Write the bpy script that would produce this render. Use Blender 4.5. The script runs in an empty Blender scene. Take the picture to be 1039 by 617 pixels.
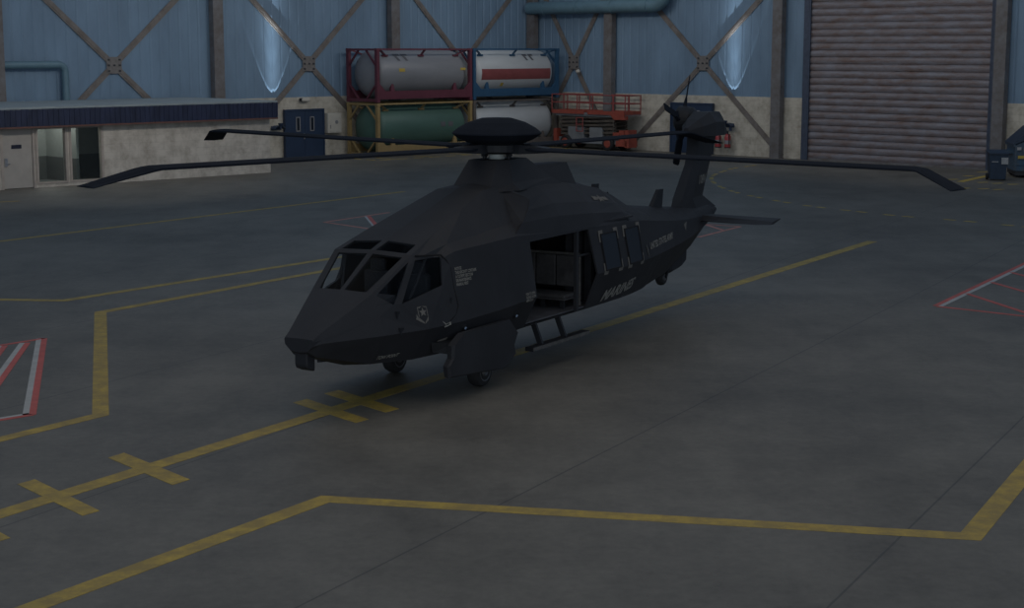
import bpy, bmesh, math, random
from mathutils import Vector, Matrix
from mathutils.bvhtree import BVHTree
random.seed(7)
SC = bpy.context.scene
COL = SC.collection
PI = math.pi

# ------------------------------------------------------------------ camera model
FPX, CX, CY, HORIZON, CAMH = 1650.0, 519.5, 308.5, 49.0, 5.18
PITCH = math.atan((CY - HORIZON) / FPX)
def ground(x, y, z=0.0):
    """point of the floor seen at photo position x, y"""
    a = (x - CX) / FPX; b = (CY - y) / FPX
    r = Vector((a, math.cos(PITCH) + b * math.sin(PITCH), -math.sin(PITCH) + b * math.cos(PITCH)))
    t = (z - CAMH) / r.z
    return Vector((r.x * t, r.y * t, z))

# ------------------------------------------------------------------ materials
def mat(name, col, rough=.6, metal=0., var=.0, scale=4., col2=None, spec=.5, bump=0., bscale=40., stretch=None):
    m = bpy.data.materials.new(name); m.use_nodes = True
    nt = m.node_tree; N = nt.nodes; K = nt.links
    b = N['Principled BSDF']
    b.inputs['Base Color'].default_value = (*col, 1)
    b.inputs['Roughness'].default_value = rough
    b.inputs['Metallic'].default_value = metal
    b.inputs['Specular IOR Level'].default_value = spec
    tc = N.new('ShaderNodeTexCoord'); mp = N.new('ShaderNodeMapping')
    K.new(tc.outputs['Object'], mp.inputs['Vector'])
    if stretch: mp.inputs['Scale'].default_value = stretch
    if var or col2:
        nz = N.new('ShaderNodeTexNoise'); nz.inputs['Scale'].default_value = scale
        nz.inputs['Detail'].default_value = 6; nz.inputs['Roughness'].default_value = .65
        K.new(mp.outputs['Vector'], nz.inputs['Vector'])
        rp = N.new('ShaderNodeValToRGB')
        c2 = col2 if col2 else tuple(c * (1 + var) for c in col)
        c1 = col if col2 else tuple(c * (1 - var) for c in col)
        rp.color_ramp.elements[0].position = .35; rp.color_ramp.elements[0].color = (*c1, 1)
        rp.color_ramp.elements[1].position = .68; rp.color_ramp.elements[1].color = (*c2, 1)
        K.new(nz.outputs['Fac'], rp.inputs['Fac']); K.new(rp.outputs['Color'], b.inputs['Base Color'])
    if bump:
        n2 = N.new('ShaderNodeTexNoise'); n2.inputs['Scale'].default_value = bscale; n2.inputs['Detail'].default_value = 4
        K.new(mp.outputs['Vector'], n2.inputs['Vector'])
        bp = N.new('ShaderNodeBump'); bp.inputs['Strength'].default_value = bump; bp.inputs['Distance'].default_value = .02
        K.new(n2.outputs['Fac'], bp.inputs['Height']); K.new(bp.outputs['Normal'], b.inputs['Normal'])
    return m

def glass(name, tint, gloss=.06, rough=.05):
    m = bpy.data.materials.new(name); m.use_nodes = True
    nt = m.node_tree; N = nt.nodes; K = nt.links
    N.remove(N['Principled BSDF'])
    out = N['Material Output']
    tr = N.new('ShaderNodeBsdfTransparent'); tr.inputs['Color'].default_value = (*tint, 1)
    gl = N.new('ShaderNodeBsdfGlossy'); gl.inputs['Roughness'].default_value = rough
    gl.inputs['Color'].default_value = (.8, .85, .9, 1)
    mx = N.new('ShaderNodeMixShader'); mx.inputs['Fac'].default_value = gloss
    K.new(tr.outputs[0], mx.inputs[1]); K.new(gl.outputs[0], mx.inputs[2]); K.new(mx.outputs[0], out.inputs['Surface'])
    return m

def node_math(nt, op, a, b=None):
    n = nt.nodes.new('ShaderNodeMath'); n.operation = op
    for i, v in enumerate((a, b)):
        if v is None: continue
        if isinstance(v, (int, float)): n.inputs[i].default_value = v
        else: nt.links.new(v, n.inputs[i])
    return n.outputs[0]

def floor_material():
    m = bpy.data.materials.new('floor_concrete'); m.use_nodes = True
    nt = m.node_tree; N = nt.nodes; K = nt.links; b = N['Principled BSDF']
    tc = N.new('ShaderNodeTexCoord')
    def noise(s, d=6, r=.6, sc=(1, 1, 1), rot=0):
        mp = N.new('ShaderNodeMapping'); mp.inputs['Scale'].default_value = sc; mp.inputs['Rotation'].default_value = (0, 0, rot)
        K.new(tc.outputs['Object'], mp.inputs['Vector'])
        n = N.new('ShaderNodeTexNoise'); n.inputs['Scale'].default_value = s; n.inputs['Detail'].default_value = d
        n.inputs['Roughness'].default_value = r; K.new(mp.outputs['Vector'], n.inputs['Vector']); return n.outputs['Fac']
    big = noise(.16, 4, .55); med = noise(.9, 6, .65); fine = noise(7, 6, .75); streak = noise(1.1, 5, .6, (1, .28, 1), .5)
    s = node_math(nt, 'MULTIPLY', big, .34); s = node_math(nt, 'ADD', s, node_math(nt, 'MULTIPLY', med, .26))
    s = node_math(nt, 'ADD', s, node_math(nt, 'MULTIPLY', fine, .26)); s = node_math(nt, 'ADD', s, node_math(nt, 'MULTIPLY', streak, .18))
    rp = N.new('ShaderNodeValToRGB'); e = rp.color_ramp.elements
    e[0].position = .40; e[0].color = (*FLOOR_DARK, 1); e[1].position = .60; e[1].color = (*FLOOR_LIGHT, 1)
    K.new(s, rp.inputs['Fac'])
    # saw-cut slab joints, 4.35 m apart, running at 61.5 degrees
    sep = N.new('ShaderNodeSeparateXYZ'); K.new(tc.outputs['Object'], sep.inputs[0])
    A = math.radians(61.6)
    d = node_math(nt, 'ADD', node_math(nt, 'MULTIPLY', sep.outputs['X'], math.sin(A)), node_math(nt, 'MULTIPLY', sep.outputs['Y'], -math.cos(A)))
    d = node_math(nt, 'ADD', d, 8.73 + 4.38 * 20)
    md = node_math(nt, 'PINGPONG', d, 4.38 / 2)
    ln = node_math(nt, 'LESS_THAN', md, .013)
    mx = N.new('ShaderNodeMixRGB'); mx.inputs['Color2'].default_value = (.035, .035, .037, 1)
    K.new(node_math(nt, 'MULTIPLY', ln, .6), mx.inputs['Fac']); K.new(rp.outputs['Color'], mx.inputs['Color1'])
    K.new(mx.outputs['Color'], b.inputs['Base Color'])
    b.inputs['Roughness'].default_value = .55; b.inputs['Specular IOR Level'].default_value = .35
    return m

def block_material(name, c1, c2):
    m = bpy.data.materials.new(name); m.use_nodes = True
    nt = m.node_tree; N = nt.nodes; K = nt.links; b = N['Principled BSDF']
    tc = N.new('ShaderNodeTexCoord'); sep = N.new('ShaderNodeSeparateXYZ'); cmb = N.new('ShaderNodeCombineXYZ')
    K.new(tc.outputs['Object'], sep.inputs[0])
    K.new(node_math(nt, 'ADD', sep.outputs['X'], sep.outputs['Y']), cmb.inputs[0]); K.new(sep.outputs['Z'], cmb.inputs[1])
    br = N.new('ShaderNodeTexBrick'); K.new(cmb.outputs[0], br.inputs['Vector'])
    br.inputs['Scale'].default_value = 1; br.inputs['Brick Width'].default_value = .8; br.inputs['Row Height'].default_value = .3
    br.inputs['Mortar Size'].default_value = .008; br.inputs['Mortar Smooth'].default_value = .4
    br.inputs['Color1'].default_value = (*c1, 1); br.inputs['Color2'].default_value = (*[a * .95 for a in c1], 1)
    br.inputs['Mortar'].default_value = (*[a * .82 for a in c1], 1)
    nz = N.new('ShaderNodeTexNoise'); nz.inputs['Scale'].default_value = 1.6; nz.inputs['Detail'].default_value = 7; nz.inputs['Roughness'].default_value = .7
    K.new(tc.outputs['Object'], nz.inputs['Vector'])
    rp = N.new('ShaderNodeValToRGB'); rp.color_ramp.elements[0].position = .32; rp.color_ramp.elements[0].color = (.62, .6, .58, 1)
    rp.color_ramp.elements[1].position = .58; rp.color_ramp.elements[1].color = (1, 1, 1, 1); K.new(nz.outputs['Fac'], rp.inputs['Fac'])
    mx = N.new('ShaderNodeMixRGB'); mx.blend_type = 'MULTIPLY'; mx.inputs['Fac'].default_value = 1
    K.new(br.outputs['Color'], mx.inputs['Color1']); K.new(rp.outputs['Color'], mx.inputs['Color2'])
    K.new(mx.outputs['Color'], b.inputs['Base Color']); b.inputs['Roughness'].default_value = .85; b.inputs['Specular IOR Level'].default_value = .2
    return m

def rust_material(name, base, rust, amount=.5, scale=2.5, stretch=(1, 1, 1), rough=.6):
    m = bpy.data.materials.new(name); m.use_nodes = True
    nt = m.node_tree; N = nt.nodes; K = nt.links; b = N['Principled BSDF']
    tc = N.new('ShaderNodeTexCoord'); mp = N.new('ShaderNodeMapping'); mp.inputs['Scale'].default_value = stretch
    K.new(tc.outputs['Object'], mp.inputs['Vector'])
    nz = N.new('ShaderNodeTexNoise'); nz.inputs['Scale'].default_value = scale; nz.inputs['Detail'].default_value = 8; nz.inputs['Roughness'].default_value = .75
    K.new(mp.outputs['Vector'], nz.inputs['Vector'])
    rp = N.new('ShaderNodeValToRGB'); e = rp.color_ramp.elements
    e[0].position = .5 - .25 * amount; e[0].color = (*rust, 1); e[1].position = .72 - .2 * amount; e[1].color = (*base, 1)
    K.new(nz.outputs['Fac'], rp.inputs['Fac']); K.new(rp.outputs['Color'], b.inputs['Base Color'])
    b.inputs['Roughness'].default_value = rough
    return m

FLOOR_DARK = (.085, .0785, .066); FLOOR_LIGHT = (.174, .160, .133)
M = dict(
    floor=floor_material(),
    yellow=rust_material('yellow_floor_paint', (.50, .34, .05), (.30, .21, .055), .3, 3.),
    dashpaint=mat('worn_yellow_paint', (.44, .31, .06), .7, var=.2, scale=3),
    red=mat('red_floor_paint', (.50, .10, .075), .6, var=.15, scale=3),
    white=mat('white_floor_paint', (.42, .41, .38), .6, var=.12, scale=3),
    faded=mat('faded_red_paint', (.52, .21, .16), .7, var=.2, scale=3),
    clad=mat('blue_cladding', (.165, .245, .335), .5, var=.14, scale=.7, stretch=(1, 1, .35), spec=.3),
    block=block_material('painted_blockwork', (.545, .505, .425), None),
    office_block=block_material('pale_office_blockwork', (.60, .55, .48), None),
    steel=rust_material('grey_steel', (.165, .162, .168), (.115, .10, .092), .5, 2.2),
    brace=rust_material('brown_steel', (.20, .178, .165), (.13, .108, .092), .5, 2.),
    plate=mat('gusset_steel', (.17, .155, .145), .6, var=.2, scale=6),
    bolt=mat('dark_bolt', (.03, .03, .035), .5),
    shutter=rust_material('rusty_shutter_steel', (.215, .21, .235), (.16, .11, .095), .55, 1.6, (.6, 1, 2.2), .55),
    shutter_frame=mat('dark_blue_frame', (.05, .065, .10), .6, var=.2),
    bluedoor=mat('navy_door_paint', (.018, .036, .075), .5, var=.1, scale=2),
    trimgrey=mat('grey_trim', (.22, .22, .23), .5),
    duct=mat('teal_duct', (.11, .19, .235), .45, var=.1, scale=2),
    officedoor=mat('beige_door_paint', (.40, .365, .325), .55, var=.08, scale=1.5),
    frame=mat('beige_frame', (.40, .345, .30), .6, var=.1, scale=3),
    fascia=mat('navy_fascia', (.022, .028, .06), .5, var=.3, scale=3, stretch=(1, 1, .3)),
    fascia_trim=mat('rust_red_trim', (.14, .065, .05), .6, var=.2, scale=3),
    roof=mat('grey_roof', (.27, .31, .32), .7, var=.12, scale=1),
    office_wall=mat('office_wall_paint', (.34, .36, .34), .8, var=.05),
    office_dado=mat('office_dado_paint', (.12, .125, .12), .8, var=.05),
    sign=mat('dark_door_sign', (.012, .016, .035), .5),
    chrome=mat('brushed_metal', (.45, .45, .46), .35, .8),
    pane=glass('window_glass', (.86, .9, .9), .05),
    heli=mat('matte_black_paint', (.0235, .0240, .0275), .62, var=.16, scale=1.4, spec=.30, bump=.03, bscale=60),
    helidark=mat('black_metal', (.016, .017, .020), .55, var=.15, scale=5, spec=.3),
    blade=mat('black_blade', (.013, .016, .023), .9, var=.1, scale=3, spec=.1),
    heliint=mat('dark_cabin_lining', (.02, .021, .026), .8, var=.3, scale=5),
    cabfloor=mat('cabin_floor', (.075, .075, .082), .7, var=.25, scale=4),
    canvas=mat('quilted_canvas', (.055, .053, .054), .9, var=.35, scale=4, bump=.3, bscale=8),
    seat=mat('seat_fabric', (.016, .017, .021), .9, var=.2, scale=8),
    canopy=glass('cockpit_glass', (.94, .955, .965), .004, .15),
    darkglass=mat('dark_cabin_glass', (.013, .018, .027), .4, spec=.2),
    rubber=mat('tyre_rubber', (.012, .012, .013), .8, var=.2, scale=10),
    rim=mat('wheel_rim', (.10, .10, .105), .45, .5, var=.2),
    mast=mat('pale_mast_alloy', (.40, .43, .41), .45, var=.15, scale=6),
    stencil=mat('faded_grey_stencil', (.14, .13, .115), .8, var=.2, scale=20),
    stencil_bright=mat('pale_stencil', (.22, .21, .185), .8, var=.2, scale=20),
    seam=mat('panel_gap', (.004, .004, .006), .9),
    lens=mat('lamp_lens', (.35, .45, .6), .1),
    stepm=mat('step_tread', (.085, .082, .078), .8, var=.3, scale=12),
    tank_grey=mat('grey_tank', (.21, .215, .23), .4, var=.1, scale=1, stretch=(.3, 1, 1)),
    tank_green=mat('green_tank', (.065, .13, .105), .5, var=.12, scale=1, stretch=(.3, 1, 1)),
    tank_white=mat('white_tank', (.44, .46, .47), .45, var=.08, scale=1, stretch=(.3, 1, 1)),
    frame_red=mat('dark_red_frame', (.115, .028, .045), .55, var=.15, scale=2),
    frame_yellow=mat('ochre_frame', (.30, .21, .09), .6, var=.15, scale=2),
    frame_blue=mat('blue_frame', (.024, .08, .155), .5, var=.12, scale=2),
    frame_brown=mat('grey_brown_frame', (.115, .10, .09), .6, var=.15, scale=2),
    band=mat('red_band', (.22, .06, .06), .5, var=.1, scale=2),
    yellowtag=mat('yellow_label', (.42, .30, .05), .6),
    mark=mat('dark_marking', (.10, .10, .11), .7),
    orange=mat('lift_orange_red', (.29, .062, .04), .55, var=.2, scale=3),
    railred=mat('lift_rail_red', (.25, .055, .05), .55, var=.15, scale=4),
    scissor=rust_material('worn_scissor_steel', (.115, .095, .075), (.06, .05, .045), .5, 5.),
    liftgrey=mat('lift_grey', (.19, .20, .21), .5, var=.15, scale=2),
    redcyl=mat('extinguisher_red', (.35, .045, .05), .35, var=.1),
    black=mat('plain_black', (.015, .015, .018), .5),
    hood=mat('navy_hood', (.018, .034, .07), .5, var=.1),
    cabinet=mat('cream_cabinet', (.52, .49, .43), .5, var=.06),
    bin=mat('navy_plastic', (.015, .033, .062), .5, var=.15, scale=3),
    dumpster=rust_material('blue_dumpster_paint', (.025, .085, .155), (.06, .08, .10), .35, 2.5),
    paper=mat('pale_sticker', (.33, .33, .33), .7, var=.2, scale=20),
)

# ------------------------------------------------------------------ mesh building
class MB:
    def __init__(s): s.bm = bmesh.new()
    def poly(s, pts):
        return s.bm.faces.new([s.bm.verts.new(p) for p in pts])
    def box(s, c, d, rot=None):
        g = bmesh.ops.create_cube(s.bm, size=1); m = Matrix.Translation(c)
        if rot is not None: m = m @ rot
        m = m @ Matrix.Diagonal((*d, 1)); bmesh.ops.transform(s.bm, matrix=m, verts=g['verts']); return s
    def span(s, a, b):
        return s.box([(p + q) / 2 for p, q in zip(a, b)], [abs(q - p) for p, q in zip(a, b)])
    def bar(s, p, q, w, h, up=(0, 0, 1)):
        p, q = Vector(p), Vector(q); x = (q - p); L = x.length; x.normalize()
        up = Vector(up); y = up.cross(x)
        if y.length < 1e-4: y = Vector((0, 1, 0)).cross(x)
        y.normalize(); z = x.cross(y)
        m = Matrix((x, y, z)).transposed().to_4x4()
        return s.box((p + q) / 2, (L, w, h), m)
    def cyl(s, p, q, r, r2=None, n=16, caps=True):
        p, q = Vector(p), Vector(q); d = q - p
        g = bmesh.ops.create_cone(s.bm, cap_ends=caps, segments=n, radius1=r, radius2=r if r2 is None else r2, depth=d.length)
        m = Matrix.Translation((p + q) / 2) @ d.to_track_quat('Z', 'Y').to_matrix().to_4x4()
        bmesh.ops.transform(s.bm, matrix=m, verts=g['verts']); return s
    def tube(s, pts, r, n=10):
        for a, b in zip(pts[:-1], pts[1:]): s.cyl(a, b, r, n=n)
        for a in pts[1:-1]:
            g = bmesh.ops.create_uvsphere(s.bm, u_segments=n, v_segments=max(4, n // 2), radius=r)
            bmesh.ops.translate(s.bm, vec=a, verts=g['verts'])
        return s
    def loft(s, rings, close=True, cap=True):
        R = [[s.bm.verts.new(p) for p in r] for r in rings]; n = len(R[0])
        for a, b in zip(R[:-1], R[1:]):
            for i in range(n if close else n - 1):
                j = (i + 1) % n
                try: s.bm.faces.new((a[i], a[j], b[j], b[i]))
                except ValueError: pass
        if cap and close:
            for r in (R[0], R[-1]):
                try: s.bm.faces.new(r)
                except ValueError: pass
        bmesh.ops.recalc_face_normals(s.bm, faces=s.bm.faces); return s
    def prism(s, pts, off):
        off = Vector(off); a = [Vector(p) for p in pts]
        return s.loft([a, [p + off for p in a]])
    def lathe(s, prof, axis='Z', c=(0, 0, 0), n=32):
        rings = []
        for r, h in prof:
            ring = []
            for k in range(n):
                t = 2 * PI * k / n; x, y = r * math.cos(t), r * math.sin(t)
                v = {'Z': (x, y, h), 'Y': (x, h, y), 'X': (h, x, y)}[axis]
                ring.append(Vector(v) + Vector(c))
            rings.append(ring)
        return s.loft(rings)
    def build(s, name, m, parent=None, loc=None, rotz=None, smooth=False, bevel=0.):
        bmesh.ops.recalc_face_normals(s.bm, faces=s.bm.faces)
        if bevel:
            bmesh.ops.bevel(s.bm, geom=s.bm.edges[:], offset=bevel, segments=1, affect='EDGES', clamp_overlap=True)
        me = bpy.data.meshes.new(name); s.bm.to_mesh(me); s.bm.free()
        o = bpy.data.objects.new(name, me); COL.objects.link(o)
        if m is not None: me.materials.append(m)
        if parent: o.parent = parent
        if loc is not None: o.location = loc
        if rotz is not None: o.rotation_euler = (0, 0, rotz)
        if smooth:
            for p in me.polygons: p.use_smooth = True
            me.set_sharp_from_angle(angle=math.radians(38))
        return o

def tag(o, label=None, cat=None, group=None, kind=None):
    if label: o['label'] = label
    if cat: o['category'] = cat
    if group: o['group'] = group
    if kind: o['kind'] = kind
    return o
def thing(name, label, cat, loc, rotz=0., group=None):
    o = bpy.data.objects.new(name, None); COL.objects.link(o); o.empty_display_size = .2
    o.location = loc; o.rotation_euler = (0, 0, rotz)
    return tag(o, label, cat, group)
def copy_tree(o, parent=None):
    c = o.copy(); COL.objects.link(c)
    if parent: c.parent = parent
    for ch in list(o.children): copy_tree(ch, c)
    return c

# ================================================================== HALL
CORNER = Vector((1.1, 89.6)); Q = math.sqrt(.5)
def hall(l, r, z=0.):
    """l metres along the left wall and r metres along the right wall from the corner"""
    return Vector((CORNER.x - Q * l + Q * r, CORNER.y - Q * l - Q * r, z))
RL, RR = PI / 4, -PI / 4          # facing directions of things on the left / right wall
WALL_H, BASE_H = 13.0, 2.87

fl = MB(); fl.span((-60, -6, -.3), (60, 110, 0)); floor = fl.build('floor', M['floor']); tag(floor, kind='structure')

def cladding(length):
    b = MB(); pts = []
    x = 0.
    while x < length:
        pts += [(x, 0), (x + .38, 0), (x + .415, .022), (x + .465, .022)]; x += .51
    lo = [b.bm.verts.new((px_, py_, BASE_H)) for px_, py_ in pts]; hi = [b.bm.verts.new((px_, py_, WALL_H)) for px_, py_ in pts]
    for i in range(len(pts) - 1): b.bm.faces.new((lo[i], lo[i + 1], hi[i + 1], hi[i]))
    return b
wl = cladding(48).build('wall_left', M['clad'], loc=hall(48, 0), rotz=RL); tag(wl, 'blue corrugated steel cladding above a blockwork base', kind='structure')
b = MB(); b.span((0, -.03, 0), (48, .3, BASE_H)); o = b.build('concrete_base', M['block'], wl); tag(o, 'grey-beige blockwork base')
wr = cladding(48).build('wall_right', M['clad'], loc=hall(0, 0), rotz=RR); tag(wr, 'blue corrugated steel cladding above a blockwork base', kind='structure')
b = MB(); b.span((0, -.03, 0), (18.2, .3, BASE_H)); b.span((27.6, -.03, 0), (48, .3, BASE_H)); b.span((18.2, .2, 0), (27.6, .3, BASE_H))
o = b.build('concrete_base', M['block'], wr); tag(o, 'grey-beige blockwork base')

# steel columns (H section) against the walls
def column(l, r, rz, label):
    t = thing('steel_column', label, 'column', hall(l, r), rz, 'steel wall columns')
    b = MB(); b.span((-.27, -.17, 0), (.27, .17, WALL_H))
    b.build('shaft', M['steel'], t)
    b = MB(); b.span((-.33, -.22, 0), (.33, .17, .03))
    b.build('base_plate', M['plate'], t)
    return t
OFF = .29
for l, lab in ((31.58, 'grey steel column at the left edge of the photo above the office roof'),
               (20.78, 'grey steel column rising behind the right end of the office roof'),
               (10.18, 'grey steel column standing behind the red-framed tank container')):
    column(l, OFF, RL, lab)
column(.36, .36, RR, 'shadowed steel column in the corner behind the blue-framed tank')
for r, lab in ((5.88, 'grey steel column behind the right end of the scissor lift'),
               (16.53, 'grey steel column on the left side of the roller shutter'),
               (28.03, 'grey steel column between the roller shutter and the wheelie bin')):
    column(OFF, r, RR, lab)

# X braces
def brace(l, r, rz, half, label):
    t = thing('cross_brace', label, 'brace', hall(l, r), rz, 'steel cross braces on the walls')
    zc = 4.45
    for sx, z0, z1 in ((-1, .08, 0), (1, .08, 0), (-1, 0, 8.82), (1, 0, 8.82)):
        e = .08 if z0 else 8.82
        p = Vector((sx * half, 0, e)); q = Vector((0, 0, zc)); d = (p - q).normalized()
        b = MB(); q2 = q + d * .25
        b.bar(q2, p, .03, .27, up=(0, 0, 1)); b.bar(q2 + Vector((0, -.022, 0)), p + Vector((0, -.022, 0)), .02, .10)
        b.build('brace_arm', M['brace'], t)
    b = MB(); b.box((0, -.035, zc), (.74, .03, .72)); pl = b.build('gusset_plate', M['plate'], t, bevel=.01)
    for sx, sz in ((-1, -1), (-1, 0), (-1, 1), (0, 0), (1, -1), (1, 0), (1, 1)):
        b = MB(); b.box((sx * .27, -.06, zc + sz * .24), (.10, .03, .08)); b.build('bolt_head', M['bolt'], pl)
    return t
brace(26.0, .05, RL, 4.95, 'brown steel cross brace above the pale office building')
brace(15.38, .05, RL, 4.75, 'brown steel cross brace above the blue double door with light on its upper arm')
brace(5.2, .05, RL, 4.5, 'brown steel cross brace rising behind the tank containers')
brace(.05, 3.15, RR, 2.75, 'narrow steel cross brace behind the scissor lift beside the corner')
brace(.05, 11.85, RR, 4.85, 'brown steel cross brace above the tail rotor, right of the scissor lift')

# roller shutter
ds = thing('door_1', 'large rusty grey roller shutter door in the right wall', 'roller door', hall(.06, 22.88), RR); tag(ds, kind='structure')
b = MB(); n = 34; W2 = 4.66; prof = []
z = .08
while z < WALL_H - .2:
    for k in range(5):
        a = k / 5.; prof.append((-.05 - .055 * math.sin(PI * (a * .9 + .05)), z + a * .285))
    prof.append((-.015, z + .29)); prof.append((-.015, z + .312)); z += .315
lo = [b.bm.verts.new((-W2, y_, z_)) for y_, z_ in prof]; hi = [b.bm.verts.new((W2, y_, z_)) for y_, z_ in prof]
for i in range(len(prof) - 1): b.bm.faces.new((lo[i], hi[i], hi[i + 1], lo[i + 1]))
b.build('slat_curtain', M['shutter'], ds)
b = MB(); b.span((-W2, -.12, 0), (W2, 0, .09)); b.build('bottom_bar', M['steel'], ds)
for sx in (-1, 1):
    b = MB(); b.span((sx * W2, -.2, 0), (sx * (W2 + .3), .02, WALL_H)); b.span((sx * (W2 - .06), -.2, 0), (sx * (W2 + .02), -.15, WALL_H))
    b.build('guide_rail', M['shutter_frame'], ds)

def double_door(name, l, r, rz, w, h, label):
    d = thing(name, label, 'door', hall(l, r), rz); tag(d, kind='structure')
    b = MB(); b.span((-w / 2 - .08, -.18, 0), (-w / 2, 0, h + .08)); b.span((w / 2, -.18, 0), (w / 2 + .08, 0, h + .08)); b.span((-w / 2, -.18, h), (w / 2, 0, h + .08))
    b.build('door_frame', M['bluedoor'], d)
    for sx in (-1, 1):
        b = MB(); b.span((0.006 * sx, -.15, .02), (sx * (w / 2 - .004), -.08, h - .006)); lf = b.build('door_leaf', M['bluedoor'], d)
        x0 = sx * .42 - .12
        b = MB(); z0, z1 = h - .98, h - .28
        b.span((x0, -.165, z0), (x0 + .05, -.15, z1)); b.span((x0 + .21, -.165, z0), (x0 + .26, -.15, z1)); b.span((x0, -.165, z0), (x0 + .26, -.15, z0 + .05)); b.span((x0, -.165, z1 - .05), (x0 + .26, -.15, z1))
        fr = b.build('vision_panel_frame', M['trimgrey'], lf)
        b = MB(); b.span((x0 + .04, -.156, z0 + .04), (x0 + .22, -.151, z1 - .04)); b.build('pane', M['darkglass'], lf)
    b = MB(); b.box((-.07, -.17, h - 1.12), (.05, .04, .10)); b.box((-.07, -.17, h - 1.3), (.05, .06, .1)); b.build('door_handle', M['chrome'], d)
    return d
double_door('door_2', 15.82, .1, RL, 2.2, 2.23, 'navy double door with two vision panels between the office and the tank containers')
double_door('door_3', .1, 11.3, RR, 2.5, 2.42, 'navy double door mostly hidden behind the tail rotor')

# ducts
def duct(label, l, r, rz, pts, rad):
    t = thing('wall_duct', label, 'duct', hall(l, r), rz)
    b = MB(); b.tube(pts, rad, 16); b.build('pipe', M['duct'], t, smooth=True)
    for p in pts[:1] + pts[-1:]:
        pass
    a, c = Vector(pts[0]), Vector(pts[1]); d = (c - a); L = d.length; d.normalize(); k = 1.2
    while k < L:
        b = MB(); b.cyl(a + d * (k - .04), a + d * (k + .04), rad * 1.09, n=16); b.build('clamp_ring', M['duct'], t); k += 2.4
    return t
def arc(c, r, a0, a1, n=6):
    return [(c[0] + r * math.cos(a0 + (a1 - a0) * k / n), c[1], c[2] + r * math.sin(a0 + (a1 - a0) * k / n)) for k in range(n + 1)]
duct('thin teal pipe on the blue cladding at the left edge above the office', 40, .3, RL,
     [(0, 0, 4.5), (11.2, 0, 4.5)] + arc((11.2, 0, 4.2), .3, PI / 2, 0) + [(11.5, 0, .0)], .155)
duct('thick teal air duct high on the wall between the corner and the tail', .55, .3, RR,
     [(0, 0, 7.3), (8.75, 0, 7.3)] + arc((8.75, 0, 8.1), .8, -PI / 2, 0) + [(9.55, 0, 12.5)], .33)

# hooded uplights with extinguishers below
def uplight(l, r, rz, label):
    t = thing('wall_uplight', label, 'wall lamp', hall(l, r), rz, 'hooded wall uplights')
    prof = []
    for k in range(9):
        a = PI * k / 8; prof.append((.33 * math.cos(a), 0, .17 * math.sin(a)))
    b = MB(); b.prism([(x, -.45, z + 1.42) for x, y, z in prof] + [(x * .86, -.45, z * .8 + 1.42) for x, y, z in reversed(prof)], (0, .35, 0)); b.build('hood', M['hood'], t)
    b = MB(); b.span((-.30, -.12, 1.36), (.30, -.1, 1.56)); b.build('back_plate', M['hood'], t)
    b = MB(); b.lathe([(.01, 1.58), (.09, 1.58), (.13, 1.70), (.115, 1.70), (.08, 1.61), (.01, 1.61)], c=(.0, -.47, 0), n=20); b.cyl((0, -.47, 1.44), (0, -.47, 1.58), .05); b.build('lamp_head', M['hood'], t)
    b = MB(); b.box((.30, -.40, 1.30), (.1, .1, .16)); b.build('knob', M['hood'], t)
    return t
UP = [(17.5, .1, RL), (.1, 13.66, RR)]
uplight(*UP[0], 'navy hooded wall uplight left of the blue double door')
uplight(*UP[1], 'navy hooded wall uplight above the two red fire extinguishers')
def extinguisher(loc, rz, label):
    t = thing('fire_extinguisher', label, 'fire extinguisher', loc, rz, 'fire extinguishers hung on the wall')
    b = MB(); b.lathe([(.02, 0), (.14, 0), (.155, .04), (.155, .55), (.11, .66), (.05, .70), (.02, .70)], n=20); b.build('cylinder', M['redcyl'], t, smooth=True)
    b = MB(); b.cyl((0, 0, .69), (0, 0, .8), .035); b.box((0, -.05, .82), (.04, .2, .03)); b.box((0, .09, .4), (.05, .06, .5)); b.build('valve_head', M['black'], t)
    b = MB(); b.tube([(0, -.06, .76), (.14, -.1, .66), (.17, -.1, .4), (.16, -.1, .2)], .022, 8); b.build('hose', M['black'], t)
    b = MB(); b.lathe([(.157, .2), (.158, .2), (.158, .38), (.157, .38)], n=20); b.build('label_band', M['trimgrey'], t)
    b = MB(); b.lathe([(.10, 0), (.158, 0), (.158, .05), (.10, .05)], n=20); b.build('base_ring', M['black'], t)
    return t
extinguisher(hall(.32, 13.08, .36), RR, 'red fire extinguisher on the wall, left one of the pair, nearer the tail')
extinguisher(hall(.32, 13.66, .36), RR, 'red fire extinguisher on the wall, right one of the pair')

# electrical cabinet and small wall lamp by the blue door
t = thing('electrical_cabinet', 'cream electrical cabinet on the wall between the blue double door and the tanks', 'cabinet', hall(14.1, .1, 1.12), RL)
b = MB(); b.span((-.42, -.28, 0), (.42, 0, .95)); b.build('case', M['cabinet'], t, bevel=.01)
b = MB(); b.span((-.34, -.295, .05), (.39, -.28, .9)); dr = b.build('cabinet_door', M['cabinet'], t)
b = MB(); b.cyl((.1, -.295, .52), (.1, -.32, .52), .09); b.build('dial', M['trimgrey'], dr)
b = MB(); b.box((-.28, -.305, .3), (.03, .03, .18)); b.build('latch', M['trimgrey'], dr)
t = thing('bulkhead_lamp', 'small pale bulkhead lamp fixed above the blue double door', 'wall lamp', hall(15.72, .1, 2.68), RL)
b = MB(); b.span((-.22, -.16, 0), (.22, 0, .16)); b.build('housing', M['cabinet'], t, bevel=.02)
b = MB(); b.span((-.3, -.1, 0), (-.2, 0, .14)); b.build('bracket', M['black'], t)
t = thing('bulkhead_lamp', 'tiny pale lamp on the narrow cross brace behind the scissor lift', 'wall lamp', hall(.3, 3.72, 3.98), RR)
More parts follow.
